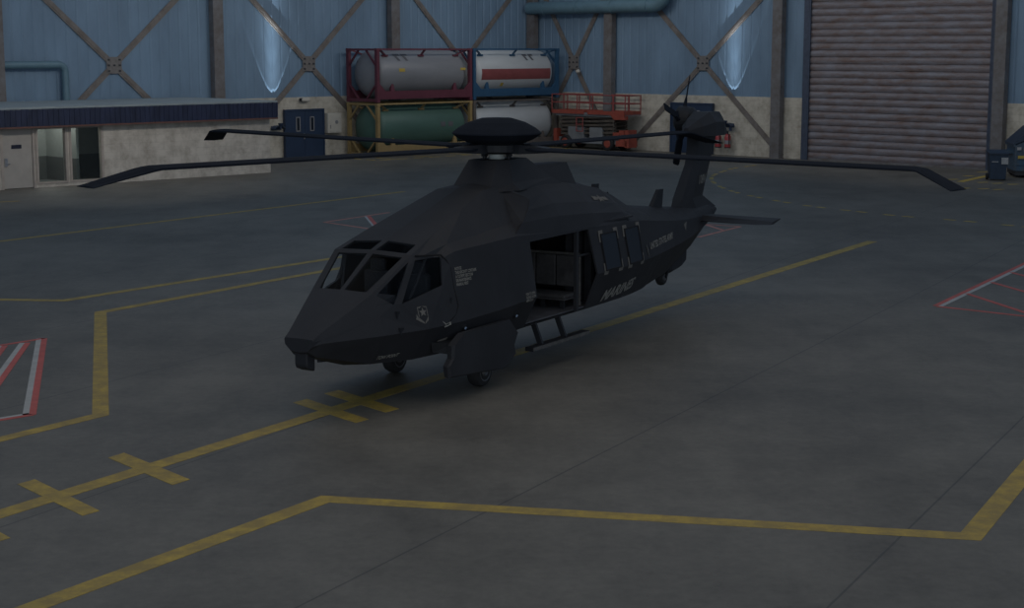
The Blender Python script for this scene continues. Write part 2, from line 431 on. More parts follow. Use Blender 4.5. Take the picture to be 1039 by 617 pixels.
b = MB(); b.lathe([(.01, -.16), (.07, -.14), (.1, -.05), (.1, 0), (.01, 0)], axis='Y', n=16); b.build('globe', M['cabinet'], t)
b = MB(); b.box((0, .03, .08), (.08, .08, .14)); b.build('bracket', M['plate'], t)

# ------------------------------------------------------------------ office building
ofc = thing('office_building', 'long pale blockwork office with navy fascia and flat grey roof along the left wall', 'building', hall(22.76, 6.8), RL)
W0, DP, HH = -17.0, 6.3, 2.92
b = MB()
def wallbox(x0, x1, z0, z1): b.span((x0, 0, z0), (x1, .2, z1))
wallbox(-8.02, 0, 0, HH); wallbox(-9.35, -8.02, 0, .2); wallbox(-9.35, -8.02, 2.18, HH); wallbox(-9.57, -9.35, 0, HH)
wallbox(-10.75, -9.57, 0, .2); wallbox(-10.75, -9.57, 2.18, HH); wallbox(-10.93, -10.75, 0, HH); wallbox(-12.17, -10.93, 2.2, HH); wallbox(W0, -12.17, 0, HH)
b.span((-.2, .2, 0), (0, DP, HH)); b.span((W0, .2, 0), (W0 + .2, DP, HH)); b.span((W0, DP - .1, 0), (0, DP, HH))
b.build('outer_wall', M['office_block'], ofc)
b = MB(); b.span((W0, -.28, HH), (.22, DP, HH + .1)); b.build('roof', M['roof'], ofc)
b = MB()
b.span((W0, -.28, 2.31), (.22, -.2, HH + .03)); b.span((.14, -.2, 2.31), (.22, DP, HH + .03))
x = W0
while x < .2:
    b.span((x, -.30, 2.33), (x + .06, -.28, HH + .02)); x += .22
b.build('fascia', M['fascia'], ofc)
b = MB(); b.span((W0, -.29, 2.25), (.23, -.19, 2.31)); b.span((.13, -.2, 2.25), (.23, DP, 2.31)); b.build('fascia_trim', M['fascia_trim'], ofc)
# interior
b = MB(); b.span((-12, 3.2, .95), (-5, 3.3, HH - .05)); b.span((-8.6, .9, .95), (-8.5, 3.2, HH - .05)); b.build('partition', M['office_wall'], ofc)
b = MB(); b.span((-12, 3.17, .02), (-5, 3.3, .95)); b.span((-8.63, .9, .02), (-8.5, 3.2, .95)); b.build('dado', M['office_dado'], ofc)
b = MB(); b.span((W0 + .2, .2, 0), (-.2, DP - .1, .03)); b.build('office_floor', M['office_dado'], ofc)
b = MB(); b.span((W0 + .2, .2, HH - .06), (-.2, DP - .1, HH)); b.build('office_ceiling', M['office_wall'], ofc)
d = None
b = MB(); b.span((-12.15, .04, .03), (-10.95, .1, 2.18)); d = b.build('door', M['officedoor'], ofc)
b = MB(); b.span((-11.78, .02, 1.50), (-11.38, .04, 1.64)); b.build('door_sign', M['sign'], d)
b = MB(); b.box((-12.02, .02, 1.0), (.12, .03, .3)); b.cyl((-12.02, .0, .96), (-11.86, .0, .96), .018); b.box((-12.02, .01, 1.12), (.06, .05, .06)); b.build('door_handle', M['chrome'], d)
for x0, x1 in ((-10.75, -9.57), (-9.35, -8.02)):
    b = MB()
    b.span((x0 - .07, -.03, .13), (x0 + .02, .12, 2.25)); b.span((x1 - .02, -.03, .13), (x1 + .07, .12, 2.25)); b.span((x0, -.03, .13), (x1, .12, .2)); b.span((x0, -.03, 2.18), (x1, .12, 2.25))
    f = b.build('window_frame', M['frame'], ofc)
    b = MB(); b.span((x0, .05, .2), (x1, .06, 2.18)); b.build('pane', M['pane'], f)
b = MB(); b.span((-12.25, -.02, 0), (-12.15, .12, 2.25)); b.span((-10.95, -.02, 0), (-10.85, .12, 2.25)); b.span((-12.2, -.02, 2.18), (-10.9, .12, 2.25)); b.build('door_frame', M['frame'], ofc)

# ------------------------------------------------------------------ tank containers
def tank_container(label, loc, tank, frame, kind):
    t = thing('tank_container', label, 'tank container', loc, RL, 'stacked tank containers')
    LX, LY, LZ = 6.26, 2.30, 2.59; hx, hy = LX / 2, LY / 2
    # tank with dished ends
    R_ = 1.12; prof = [(.02, -hx + .12)]
    for k in range(1, 8):
        a = k / 7 * PI / 2; prof.append((R_ * math.sin(a), -hx + .12 + .5 * (1 - math.cos(a))))
    prof += [(r, -h) for r, h in reversed(prof)]
    b = MB(); b.lathe(prof, axis='X', c=(0, 0, 1.36), n=48); tk = b.build('tank_shell', M[tank], t, smooth=True)
    ps = .17
    for sx in (-1, 1):
        for sy in (-1, 1):
            b = MB(); x, y = sx * (hx - ps / 2), sy * (hy - ps / 2); b.box((x, y, LZ / 2), (ps, ps, LZ - .02))
            for z in (.09, LZ - .09): b.box((x, y, z), (ps + .02, ps + .02, .16))
            b.build('corner_post', M[frame], t)
    for sy in (-1, 1):
        b = MB(); b.span((-hx + ps, sy * hy - sy * .10, LZ - .10), (hx - ps, sy * hy, LZ - .02)); b.build('top_rail', M[frame], t)
        b = MB(); y0, y1 = sy * hy - sy * .08, sy * hy
        b.prism([(-hx + ps, y0, .16), (hx - ps, y0, .16), (hx - ps, y0, .9), (hx - ps - .35, y0, .55), (-hx + ps + .35, y0, .55), (-hx + ps, y0, .9)], (0, y1 - y0, 0)); b.build('bottom_rail', M[frame], t)
        for sx, dx in ((-1, .62), (0, .0), (1, -.62)):
            x0 = sx * (hx - ps - .02)
            b = MB(); q = (x0 + dx, sy * (hy - .36), LZ - .33)
            b.bar((x0, sy * (hy - .05), LZ - .06), q, .08, .08); b.box((q[0], sy * (hy - .38), q[2] - .03), (.34, .1, .09)); b.build('upper_bracket', M[frame], t)
        for sx in (-1, 1):
            b = MB(); x0 = sx * 2.05; b.prism([(x0 - .13, sy * (hy - .1), .5), (x0 + .13, sy * (hy - .1), .5), (x0 + .07, sy * (hy - .14), .88), (x0 - .07, sy * (hy - .14), .88)], (0, sy * -.12, 0)); b.build('saddle_bracket', M[frame], t)
    for sx in (-1, 1):
        x = sx * (hx - .06)
        b = MB(); b.bar((x, -hy + ps, LZ - .07), (x, hy - ps, LZ - .07), .09, .09)
        for sy in (-1, 1): b.bar((x, sy * (hy - ps), LZ - .8), (x, sy * .28, LZ - .1), .08, .08)
        b.build('end_frame', M[frame], t)
        b = MB(); b.bar((x, -hy + ps, .11), (x, hy - ps, .11), .09, .14)
        for sy in (-1, 1): b.bar((x, sy * (hy - ps), .85), (x, sy * .3, .16), .08, .08)
        b.build('end_frame', M[frame], t)
    def patch(x0, x1, z0, z1, m, name, slant=0., grow=.012):
        # a patch that follows the curve of the tank, on the room side
        b = MB(); n = 6; rows = []
        for k in range(n + 1):
            z = z0 + (z1 - z0) * k / n; s = (z - 1.36) / R_; s = max(-1, min(1, s))
            y = -(R_ + grow) * math.sqrt(max(0, 1 - s * s)); zz = 1.36 + (R_ + grow) * s
            rows.append([(x0 + slant * k / n, y, zz), (x1 + slant * k / n, y, zz)])
        for r0, r1 in zip(rows[:-1], rows[1:]): b.poly([r0[0], r0[1], r1[1], r1[0]])
        b.build(name, m, tk)
    if kind == 'grey':
        for k in range(2):
            patch(-1.75 + k * .5, -1.35 + k * .5, 2.22, 2.30, M['mark'], 'stencil_mark'); patch(-1.62 + k * .5, -1.45 + k * .5, 1.98, 2.20, M['mark'], 'stencil_mark', -.1)
        patch(-1.7, -1.33, 1.46, 1.62, M['yellowtag'], 'yellow_label'); patch(2.35, 2.7, 1.5, 1.62, M['yellowtag'], 'yellow_label')
    if kind == 'green':
        for k in range(2): patch(1.0 + k * .5, 1.3 + k * .5, 1.35, 1.58, M['mark'], 'stencil_mark')
    if kind == 'striped':
        patch(-hx + .62, hx - .62, 1.0, 1.54, M['band'], 'red_band', grow=.006)
        for k in range(2):
            patch(.75 + k * .42, 1.1 + k * .42, 2.18, 2.27, M['mark'], 'stencil_mark'); patch(.85 + k * .42, 1.0 + k * .42, 1.96, 2.17, M['mark'], 'stencil_mark', -.1)
        patch(-1.05, -.85, .66, .84, M['yellowtag'], 'yellow_label')
    return t
tank_container('green tank container in an ochre frame on the floor, lower left of the stack', hall(10.27, 1.61, .0), 'tank_green', 'frame_yellow', 'green')
tank_container('white tank container in a grey-brown frame on the floor, lower right of the stack', hall(3.92, 1.61, .0), 'tank_white', 'frame_brown', 'plain')
tank_container('plain grey tank container in a dark red frame, stacked on the green tank', hall(10.27, 1.61, 2.6), 'tank_grey', 'frame_red', 'grey')
tank_container('white tank container with a red band in a blue frame, stacked at upper right', hall(3.92, 1.61, 2.6), 'tank_white', 'frame_blue', 'striped')

# ------------------------------------------------------------------ scissor lift (local x to the right along the right wall, front is -y)
sl = thing('scissor_lift', 'orange-red scissor lift with guard rails lowered beside the stacked tanks', 'scissor lift', hall(1.0, 5.58), RR); sl.scale = (1, 1, .955)
LL = 2.55
b = MB(); b.span((-2.1, -.5, .32), (2.2, .5, .62)); b.span((-2.1, -.52, .55), (-.4, .52, .62)); b.build('chassis', M['liftgrey'], sl)
b = MB(); b.span((-1.45, -.52, .62), (-.35, .5, 1.2)); b.span((.05, -.52, .62), (.95, .5, 1.2)); b.build('cabinet_box', M['liftgrey'], sl)
for sx in (-1.55, 1.42):
    for sy in (-1, 1):
        b = MB(); b.lathe([(.1, -.13), (.33, -.13), (.37, -.08), (.37, .08), (.33, .13), (.1, .13)], axis='Y', c=(sx, sy * .55, .37), n=24); wh = b.build('wheel', M['rubber'], sl, smooth=True)
        b = MB(); b.lathe([(.02, -.15), (.2, -.15), (.22, -.13), (.22, .13), (.2, .15), (.02, .15)], axis='Y', c=(sx, sy * .55, .37), n=20); b.build('wheel_hub', M['orange'], wh)
for k in range(5):
    z0 = .80 + k * .21
    for sg in (-1, 1):
        b = MB()
        for sy in (-.42, .42):
            b.bar((-2.0, sy - .05 * sg, z0 + (.0 if sg > 0 else .16)), (1.75, sy - .05 * sg, z0 + (.16 if sg > 0 else .0)), .06, .11)
        b.build('scissor_arm', M['scissor'], sl)
for x in (-1.95, -.1, 1.7):
    for k in range(5):
        b = MB(); b.cyl((x, -.52, .88 + k * .21), (x, .52, .88 + k * .21), .045, n=10); b.build('pivot_pin', M['scissor'], sl)
b = MB(); b.span((-LL, -.6, 1.86), (LL, .6, 1.93)); b.span((-2.3, -.55, 1.78), (1.7, .55, 1.86)); b.build('platform_deck', M['liftgrey'], sl)
b = MB(); b.span((-LL, -.64, 1.9), (-.25, -.6, 2.1)); b.span((.0, -.64, 1.9), (LL, -.6, 2.1)); b.span((-LL, .6, 1.9), (LL, .64, 2.1)); b.span((-LL, -.64, 1.9), (-LL + .04, .64, 2.1)); b.span((LL - .04, -.64, 1.9), (LL, .64, 2.1))
b.prism([(1.6, -.66, 1.9), (LL, -.66, 1.9), (LL, -.66, 1.66), (1.85, -.66, 1.66)], (0, .3, 0)); b.build('toe_board', M['orange'], sl)
for sy in (-.6, .6):
    for z in (2.5, 2.93):
        b = MB(); b.cyl((-LL, sy, z), (LL, sy, z), .03, n=8); b.build('guard_rail', M['railred'], sl)
for sx in (-LL, LL):
    for z in (2.5, 2.93):
        b = MB(); b.cyl((sx, -.6, z), (sx, .6, z), .03, n=8); b.build('guard_rail', M['railred'], sl)
for x in (-LL, -1.7, -.75, .15, 1.75, LL):
    for sy in (-.6, .6):
        b = MB(); b.cyl((x, sy, 1.95), (x, sy, 2.96), .032 if abs(x - 1.75) > .01 else .05, n=8); b.build('rail_post', M['railred'], sl)
b = MB()
for x in (-.72, -.28): b.cyl((x, -.68, .95), (x, -.68, 1.72), .028, n=8)
for z in (.97, 1.34, 1.70): b.cyl((-.72, -.68, z), (-.28, -.68, z), .028, n=8)
b.build('ladder', M['railred'], sl)
b = MB(); b.span((1.95, -.62, .25), (2.7, .2, .55)); b.span((2.15, -.6, .5), (2.5, .2, 1.1)); b.span((2.55, -.62, .2), (2.82, .0, 1.12)); b.span((1.75, -.62, .62), (2.2, -.2, .98)); b.build('power_unit', M['orange'], sl)
b = MB(); b.span((-2.62, -.4, .35), (-2.38, .2, 1.05)); b.span((-2.55, -.3, .3), (-2.05, .2, .5)); b.build('outrigger', M['orange'], sl)

# ------------------------------------------------------------------ wheelie bin and dumpster
p = ground(1013.5, 183.5)
wb = thing('wheelie_bin', 'navy plastic wheelie bin in front of the column by the roller shutter', 'bin', (p.x, p.y + .3, 0), math.radians(-8))
b = MB(); b.loft([[(-.34 * s, -.34 * s2, z), (.34 * s, -.34 * s2, z), (.34 * s, .36 * s2, z), (-.34 * s, .36 * s2, z)] for s, s2, z in ((.84, .8, .06), (.86, .82, .1), (1.05, 1.05, 1.02), (1.12, 1.12, 1.03), (1.12, 1.12, 1.08))]); b.build('body', M['bin'], wb)
b = MB(); b.loft([[(-.40, -.42, 1.08), (.40, -.42, 1.08), (.40, .44, 1.08), (-.40, .44, 1.08)], [(-.40, -.42, 1.11), (.40, -.42, 1.11), (.40, .44, 1.16), (-.40, .44, 1.16)], [(-.32, -.32, 1.14), (.32, -.32, 1.14), (.32, .36, 1.2), (-.32, .36, 1.2)]])
b.box((.42, .30, 1.08), (.12, .2, .06)); b.build('lid', M['bin'], wb)
for sx in (-1, 1):
    b = MB(); b.cyl((sx * .30, .3, .13), (sx * .38, .3, .13), .13, n=18); b.build('wheel', M['rubber'], wb)
b = MB(); b.span((.10, -.365, .66), (.36, -.345, .92)); b.build('sticker', M['paper'], wb)
b = MB(); b.span((-.27, -.362, .74), (-.02, -.342, .77)); b.build('lettering', M['paper'], wb)
p = ground(1028.5, 180.5); DR = math.radians(-98); xd = Vector((math.cos(DR), math.sin(DR), 0))
du = thing('dumpster', 'blue steel dumpster with a sloped dark lid at the right edge of the photo', 'dumpster', p - xd * 2.1, DR)
b = MB(); b.prism([(0, 0, .28), (0, 0, 1.30), (0, 1.35, 1.95), (0, 1.35, .28)], (2.1, 0, 0))
for y in (.04, 1.3): b.box((2.12, y, .8), (.06, .08, 1.0))
b.span((2.08, -.04, .52), (2.14, 1.39, .6)); b.span((-.03, -.06, 1.24), (2.13, .02, 1.34)); b.build('body', M['dumpster'], du)
b = MB(); b.prism([(-.04, -.08, 1.31), (-.04, -.08, 1.37), (-.04, .62, 2.02), (-.04, 1.40, 2.10), (-.04, 1.40, 1.98)], (2.18, 0, 0)); b.build('lid', M['bin'], du)
b = MB(); b.span((.05, .05, .1), (2.05, 1.3, .3)); b.build('underframe', M['black'], du)
for x in (.2, 1.9):
    for y in (.2, 1.15):
        b = MB(); b.cyl((x - .04, y, .1), (x + .04, y, .1), .1, n=16); b.build('caster', M['rubber'], du)
b = MB(); b.span((.5, -.16, .95), (1.6, 0, 1.06)); b.build('lifting_pocket', M['dumpster'], du)
for y0, y1, z0, z1, m in ((.08, .24, 1.12, 1.24, 'paper'), (.34, .5, 1.06, 1.2, 'paper'), (.12, .42, .78, .9, 'yellowtag')):
    b = MB(); b.span((2.15, y0, z0), (2.165, y1, z1)); b.build('sticker', M[m], du)

# ------------------------------------------------------------------ paint on the floor (parts of the floor)
PZ = [.004]
def strip(pts, w, side=0.):
    """flat band along ground points, w wide, shifted sideways"""
    P = [Vector((p[0], p[1])) for p in pts]; L_, R_ = [], []
    for i, p in enumerate(P):
        d0 = (P[i] - P[i - 1]).normalized() if i else (P[1] - P[0]).normalized()
        d1 = (P[i + 1] - P[i]).normalized() if i < len(P) - 1 else d0
        n0, n1 = Vector((-d0.y, d0.x)), Vector((-d1.y, d1.x)); n = (n0 + n1).normalized(); k = 1 / max(.35, n.dot(n0))
        L_.append(p + n * k * (side + w / 2)); R_.append(p + n * k * (side - w / 2))
    return L_, R_
def paint(name, m, polys, dz=0.):
    b = MB(); z = PZ[0] + dz
    for quad in polys:
        top = [Vector((q[0], q[1], z)) for q in quad]
        b.prism([Vector((q[0], q[1], .0005)) for q in quad], (0, 0, z - .0005))
    return b.build(name, m, floor)
def band(pxs, w, side=0.):
    L_, R_ = strip([ground(*p) for p in pxs], w, side); out = []
    for i in range(len(L_) - 1): out.append([L_[i], L_[i + 1], R_[i + 1], R_[i]])
    return out
def quad(*pxs): return [ground(*p) for p in pxs]
paint('yellow_centre_line', M['yellow'], band([(-140, 565.5), (885, 245)], .28))
for q in (((17.7, 491.6), (35.4, 486.6), (101, 518.5), (83.6, 523.5)), ((109.8, 464.7), (126, 459.7), (192.6, 486.7), (175, 492.3)),
          ((297.5, 408.7), (311.6, 405), (374, 425.7), (361, 429.3)), ((329.3, 399.5), (343.5, 396), (405, 415), (391, 418.7)), ((-75, 520), (-50, 514), (10.6, 546), (-14, 553))):
    paint('yellow_cross_mark', M['yellow'], [quad(*q)], .001)
paint('yellow_bay_line', M['yellow'], band([(-120, 673), (330, 506.5), (985, 544.5), (1085, 425)], .26))
paint('yellow_bay_line', M['yellow'], band([(-90, 468), (102, 421), (102, 317), (345, 272), (470, 249)], .235))
paint('yellow_bay_line', M['yellow'], band([(-80, 303), (65, 305), (345, 261), (470, 241)], .23))
paint('yellow_bay_line', M['yellow'], band([(-90, 256), (410, 194.5)], .2))
paint('yellow_bay_line', M['yellow'], band([(-60, 208), (20, 204)], .16))
# red and white hatched boxes
def hatch(edges, bars, w=.12):
    R_, W_ = [], []
    for e, sgn in edges:
        R_ += band(e, w, 0); W_ += band(e, w * .9, sgn * w * .95)
    for e, sgn in bars:
        R_ += band(e, w, 0)
        if sgn: W_ += band(e, w * .9, sgn * w * .95)
    paint('red_hatching', M['red'], R_, .001)
    if W_: paint('white_hatching', M['white'], W_)
hatch([([(45, 343.5), (33, 421)], -1), ([(33, 421), (-60, 436)], -1)], [([(28, 348), (-14, 407)], -1), ([(-60, 360), (45, 343.5)], 0), ([(5, 351), (-40, 410)], -1)], .10)
hatch([([(949, 310.5), (1085, 246)], -1)], [([(951, 311), (1085, 326)], 0), ([(981, 298), (1085, 332)], 0), ([(1006, 286.5), (1085, 309)], 0), ([(1026, 276.5), (1085, 292)], 0)], .11)
far = []
for e in ([(329.5, 225.5), (395, 215.7)], [(329.5, 225.5), (400, 236)], [(709, 240.7), (751, 230)], [(715, 227.6), (734, 233.8)], [(715, 227.6), (751, 230)], [(700, 224), (716, 228)]):
    far += band(e, .12)
paint('faded_red_hatching', M['faded'], far)
paint('red_hatching', M['red'], band([(374, 219.5), (396, 246)], .13), .001)
paint('white_hatching', M['white'], band([(371.5, 219.5), (393.5, 246)], .12))
# dashed curve and dashed boxes at the back
def dashes(pxs, name, n=3, dl=.55, gap=.28, w=.11):
    polys = []
    for x, y in pxs[1:-1]:
        pass
    for i, (x, y) in enumerate(pxs):
        a = Vector(ground(*pxs[max(0, i - 1)])); c = Vector(ground(*pxs[min(len(pxs) - 1, i + 1)])); d = (c - a).normalized(); nrm = Vector((-d.y, d.x, 0)); o = ground(x, y)
        for k in range(n):
            s = (k - (n - 1) / 2) * (dl + gap)
            p0, p1 = o + d * (s - dl / 2), o + d * (s + dl / 2)
            polys.append([p0 + nrm * w / 2, p1 + nrm * w / 2, p1 - nrm * w / 2, p0 - nrm * w / 2])
    paint(name, M['dashpaint'], polys)
dashes([(761, 168.4), (744, 171), (733.7, 174), (725, 177.5), (722, 181), (724, 185), (732, 190), (745, 194.7), (766, 199.6), (793, 204.6), (826, 209.6), (866, 214.2), (911.7, 219), (974, 224), (1033, 229.5)], 'dashed_yellow_line', 2, .4, .3, .16)
polys = band([(974, 184.5), (1004, 178)], .3)
for x, y in ((967, 182), (983, 178.5), (997, 174.5), (997, 185), (1012, 186), (979, 191), (998, 191.5), (1013, 192.2), (1028, 187), (1045, 187.5)): polys += band([(x - 5, y + .2), (x + 5, y - .1)], .2)
paint('dashed_yellow_line', M['dashpaint'], polys)
polys = []
for l in range(0, 14):
    a = hall(l * 1.05 + .3, 4.3); polys += [[hall(l * 1.05 + .3, 4.24), hall(l * 1.05 + .95, 4.24), hall(l * 1.05 + .95, 4.36), hall(l * 1.05 + .3, 4.36)]]
for l in (13.6, 11.2, 8.8, 6.4, 4.0, 1.6):
    polys.append([hall(l, 2.9), hall(l + .1, 2.9), hall(l + .1, 4.3), hall(l, 4.3)])
for r in range(0, 4): polys.append([hall(14.7, .5 + r), hall(14.85, .5 + r), hall(14.85, 1.15 + r), hall(14.7, 1.15 + r)])
for r in range(4, 16): polys.append([hall(3.2, r + .2), hall(3.2, r + .85), hall(3.32, r + .85), hall(3.32, r + .2)])
paint('dashed_yellow_line', M['dashpaint'], polys)

# ================================================================== HELICOPTER  (local x aft, y to starboard, z up; v = -y is port)
HO = (-1.2, 25.27, 0); HROT = math.radians(59.3)
heli = thing('helicopter', 'matte black military transport helicopter with four-blade rotor standing on the yellow centre line', 'helicopter', HO, HROT)
def P3(u, v, z): return Vector((u, -v, z))
ST = [
(-3.47,[(0,.99),(.15,1.01),(.24,1.09),(.25,1.15),(.25,1.17),(.24,1.185),(0,1.19)]),
(-3.33,[(0,.90),(.20,.92),(.315,1.12),(.30,1.175),(.285,1.215),(.27,1.255),(0,1.265)]),
(-2.45,[(0,.64),(.48,.70),(.76,1.14),(.657,1.40),(.595,1.56),(.53,1.72),(0,1.74)]),
(-1.68,[(0,.58),(.68,.66),(.98,1.14),(.785,1.95),(.735,2.14),(.69,2.21),(0,2.24)]),
(-0.95,[(0,.60),(.85,.68),(1.10,1.16),(.96,2.20),(.82,2.30),(.61,2.45),(0,2.49)]),
(0.0,[(0,.66),(.93,.72),(1.19,1.21),(1.05,2.25),(.80,2.36),(.50,2.74),(0,2.78)]),
(0.7,[(0,.68),(.95,.74),(1.21,1.25),(1.06,2.27),(.80,2.42),(.42,2.95),(0,2.99)]),
(1.3,[(0,.70),(.95,.75),(1.21,1.28),(1.05,2.24),(.82,2.46),(.36,3.0),(0,3.04)]),
(3.2,[(0,.70),(.95,.76),(1.18,1.38),(1.04,2.18),(.84,2.44),(.40,2.92),(0,2.98)]),
(4.6,[(0,.70),(.92,.77),(1.14,1.38),(1.0,2.14),(.84,2.34),(.42,2.70),(0,2.80)]),
(5.3,[(0,.69),(.82,.76),(1.06,1.38),(.95,2.10),(.74,2.26),(.36,2.54),(0,2.64)]),
(6.0,[(0,.67),(.66,.74),(.95,1.38),(.83,2.03),(.62,2.14),(.30,2.30),(0,2.37)]),
(6.45,[(0,.67),(.54,.75),(.87,1.39),(.76,1.98),(.56,2.07),(.26,2.19),(0,2.24)]),
(7.7,[(0,.76),(.35,.83),(.66,1.42),(.57,1.86),(.42,1.96),(.2,2.06),(0,2.11)]),
(8.6,[(0,.92),(.22,1.01),(.48,1.45),(.42,1.80),(.32,1.91),(.16,2.0),(0,2.03)]),
(9.2,[(0,1.08),(.18,1.18),(.36,1.5),(.32,1.78),(.25,1.89),(.12,1.97),(0,2.0)]),
(9.75,[(0,1.34),(.12,1.42),(.26,1.58),(.24,1.76),(.19,1.87),(.1,1.95),(0,1.98)]),
(10.36,[(0,1.55),(.07,1.58),(.13,1.64),(.13,1.74),(.11,1.84),(.07,1.92),(0,1.95)]),
(10.8,[(0,1.76),(.03,1.77),(.05,1.79),(.05,1.81),(.04,1.83),(.03,1.84),(0,1.85)]),
]
def ring(u, a):
    port = [P3(u, v, z) for v, z in a]; stb = [P3(u, -v, z) for v, z in a[1:-1]]
    return port + list(reversed(stb))
b = MB(); b.loft([ring(u, a) for u, a in ST])
hull = b.build('fuselage', M['heli'], heli)
bvh = BVHTree.FromPolygons([v.co.copy() for v in hull.data.vertices], [list(p.vertices) for p in hull.data.polygons])
def on_side(u, z, lift=.0):
    h = bvh.ray_cast(P3(u, 4, z), Vector((0, 1, 0)))
    if h[0] is None: return P3(u, 0, z), Vector((0, -1, 0))
    return h[0] + h[1] * lift, h[1]
def on_top(u, v, lift=.0):
    h = bvh.ray_cast(P3(u, v, 6), Vector((0, 0, -1)))
    return h[0] + h[1] * lift, h[1]

# glazing outlines (port side); each is mirrored to starboard
GLZ = {
 'windshield': ('top', [(-1.745, .05), (-1.745, .575), (-2.43, .415), (-2.44, .035)]),
 'eyebrow_window': ('top', [(-1.355, .055), (-1.37, .56), (-1.655, .585), (-1.665, .045)]),
 'quarter_window': ('pts', [(-1.77, .705, 2.12), (-2.11, .735, 1.64), (-2.19, .735, 1.55), (-2.40, .57, 1.70)]),
 'door_window': ('side', [(-1.66, 2.13), (-1.20, 2.15), (-1.27, 1.73), (-2.05, 1.54)]),
}
def mirror(pts): return [Vector((p.x, -p.y, p.z)) for p in pts]
def outline(kind, pts):
    if kind == 'top': return [on_top(*p)[0] for p in pts]
    if kind == 'side': return [on_side(*p)[0] for p in pts]
    return [P3(*p) for p in pts]
def normal_of(pts):
    n = Vector((0, 0, 0)); c = sum(pts, Vector()) / len(pts)
    for a, d in zip(pts, pts[1:] + pts[:1]): n += (a - c).cross(d - c)
    n.normalize()
    if n.dot(c - Vector((c.x + .6, 0, 1.2))) < 0: n = -n
    return n
cut = MB(); panes = []
for name, (kind, pts) in GLZ.items():
    base = outline(kind, pts)
    for pp in (base, mirror(base)):
        n = normal_of(pp); panes.append((name, pp, n))
        cut.prism([p - n * .16 for p in pp], n * .3)
# port sliding-door opening
cut.prism([P3(1.1, .62, 2.14), P3(3.12, .62, 2.15), P3(3.24, .62, 1.36), P3(3.2, .62, .775), P3(1.12, .62, .765), P3(1.1, .62, 1.25)], (0, -.9, 0))
cutter = cut.build('opening_cutter', None)
sm = hull.modifiers.new('shell', 'SOLIDIFY'); sm.thickness = .035; sm.offset = -1
bo = hull.modifiers.new('openings', 'BOOLEAN'); bo.operation = 'DIFFERENCE'; bo.object = cutter; bo.solver = 'EXACT'; bo.use_self = True
cutter.parent = heli
bpy.context.view_layer.update()
dg = bpy.context.evaluated_depsgraph_get()
me = bpy.data.meshes.new_from_object(hull.evaluated_get(dg)); hull.modifiers.clear(); hull.data = me; me.name = 'fuselage'
bpy.data.objects.remove(cutter)
for name, pp, n in panes:
    c = sum(pp, Vector()) / len(pp)
    q = [c + (p - c) * 1.0 - n * .018 for p in pp]
    b = MB(); b.prism(q, n * .008); b.build(name, M['canopy'], heli)

# cabin windows on the port side (dark panes with stencilled corner marks)
for us in ((3.52, 4.14, 3.56, 4.17), (4.49, 5.13, 4.53, 5.17)):
    z1, z0 = 2.02, 1.40
    n_ = 6; rows = []
    for k in range(n_ + 1):
        t = k / n_; z = z0 + (z1 - z0) * t
        ua, ub = us[2] + (us[0] - us[2]) * t, us[3] + (us[1] - us[3]) * t
        rows.append([on_side(ua, z, .012)[0], on_side(ub, z, .012)[0]])
    b = MB()
    for r0, r1 in zip(rows[:-1], rows[1:]): b.poly([r0[0], r0[1], r1[1], r1[0]])
    w = b.build('cabin_window', M['darkglass'], heli)
    b = MB(); loop = [r[0] for r in rows] + [r[1] for r in reversed(rows)]
    for p, q in zip(loop, loop[1:] + loop[:1]): b.cyl(p, q, .014, n=6)
    b.build('window_seal', M['seam'], w)
    for (zz, sz, ends) in ((z1, 1, (us[0], us[1])), (z0, -1, (us[2], us[3]))):
        for k, uu in enumerate(ends):
            su = -1 if k == 0 else 1
            b = MB(); o_ = .07
            def cell(a, c, e, f):
                b.poly([on_side(a, e, .008)[0], on_side(c, e, .008)[0], on_side(c, f, .008)[0], on_side(a, f, .008)[0]])
            ua, za = uu + su * o_, zz + sz * o_
            cell(ua, ua - su * .17, za, za - sz * .06); cell(ua, ua - su * .055, za - sz * .06, za - sz * .20)
            b.build('corner_mark', M['stencil'], w)

# lettering laid on the skin
def letters(name, text, u0, z0, size, m, parent, shear=0., rise=0., xs=1., side=True, lift=.008, map_=None, space=1., lines=.9, bold=.012):
    cu = bpy.data.curves.new(name, 'FONT'); cu.body = text; cu.size = size; cu.shear = shear; cu.space_character = space; cu.space_line = lines
    cu.offset = size * bold; cu.resolution_u = 2
    ob = bpy.data.objects.new(name, cu); COL.objects.link(ob); bpy.context.view_layer.update()
    me = bpy.data.meshes.new_from_object(ob.evaluated_get(bpy.context.evaluated_depsgraph_get()))
    bpy.data.objects.remove(ob); bpy.data.curves.remove(cu)
    for v in me.vertices:
        x, y = v.co.x * xs, v.co.y
        v.co = map_(x, y) if map_ else on_side(u0 + x, z0 + y + rise * x, lift)[0]
    me.materials.clear(); me.materials.append(m)
    o = bpy.data.objects.new(name, me); COL.objects.link(o); o.parent = parent; me.name = name
    return o
letters('marines_lettering', 'MARINES', 3.70, .83, .255, M['stencil_bright'], hull, shear=.45, rise=.065, xs=1.28, bold=.035)
letters('army_lettering', 'UNITED STATES ARMY', 5.68, 1.53, .165, M['stencil_bright'], hull, rise=.025, xs=.93, bold=.03)
letters('rescue_notice', 'NOTICE\nTHIS AIRCRAFT CONTAINS\nA COCKPIT EJECTION\nSEE MAINTENANCE\nMANUAL FIRST', -.985, 1.925, .062, M['stencil_bright'], hull, xs=.66, lines=.95, bold=.03)
letters('door_notice', 'PUSH TO OPEN\nSLIDING DOOR\nKEEP CLEAR', .76, 1.33, .055, M['stencil_bright'], hull, xs=.75, lines=.95, bold=.03)
letters('access_notice', 'TOW POINT', -2.40, .765, .075, M['stencil_bright'], hull, shear=.3, xs=.9, bold=.03)
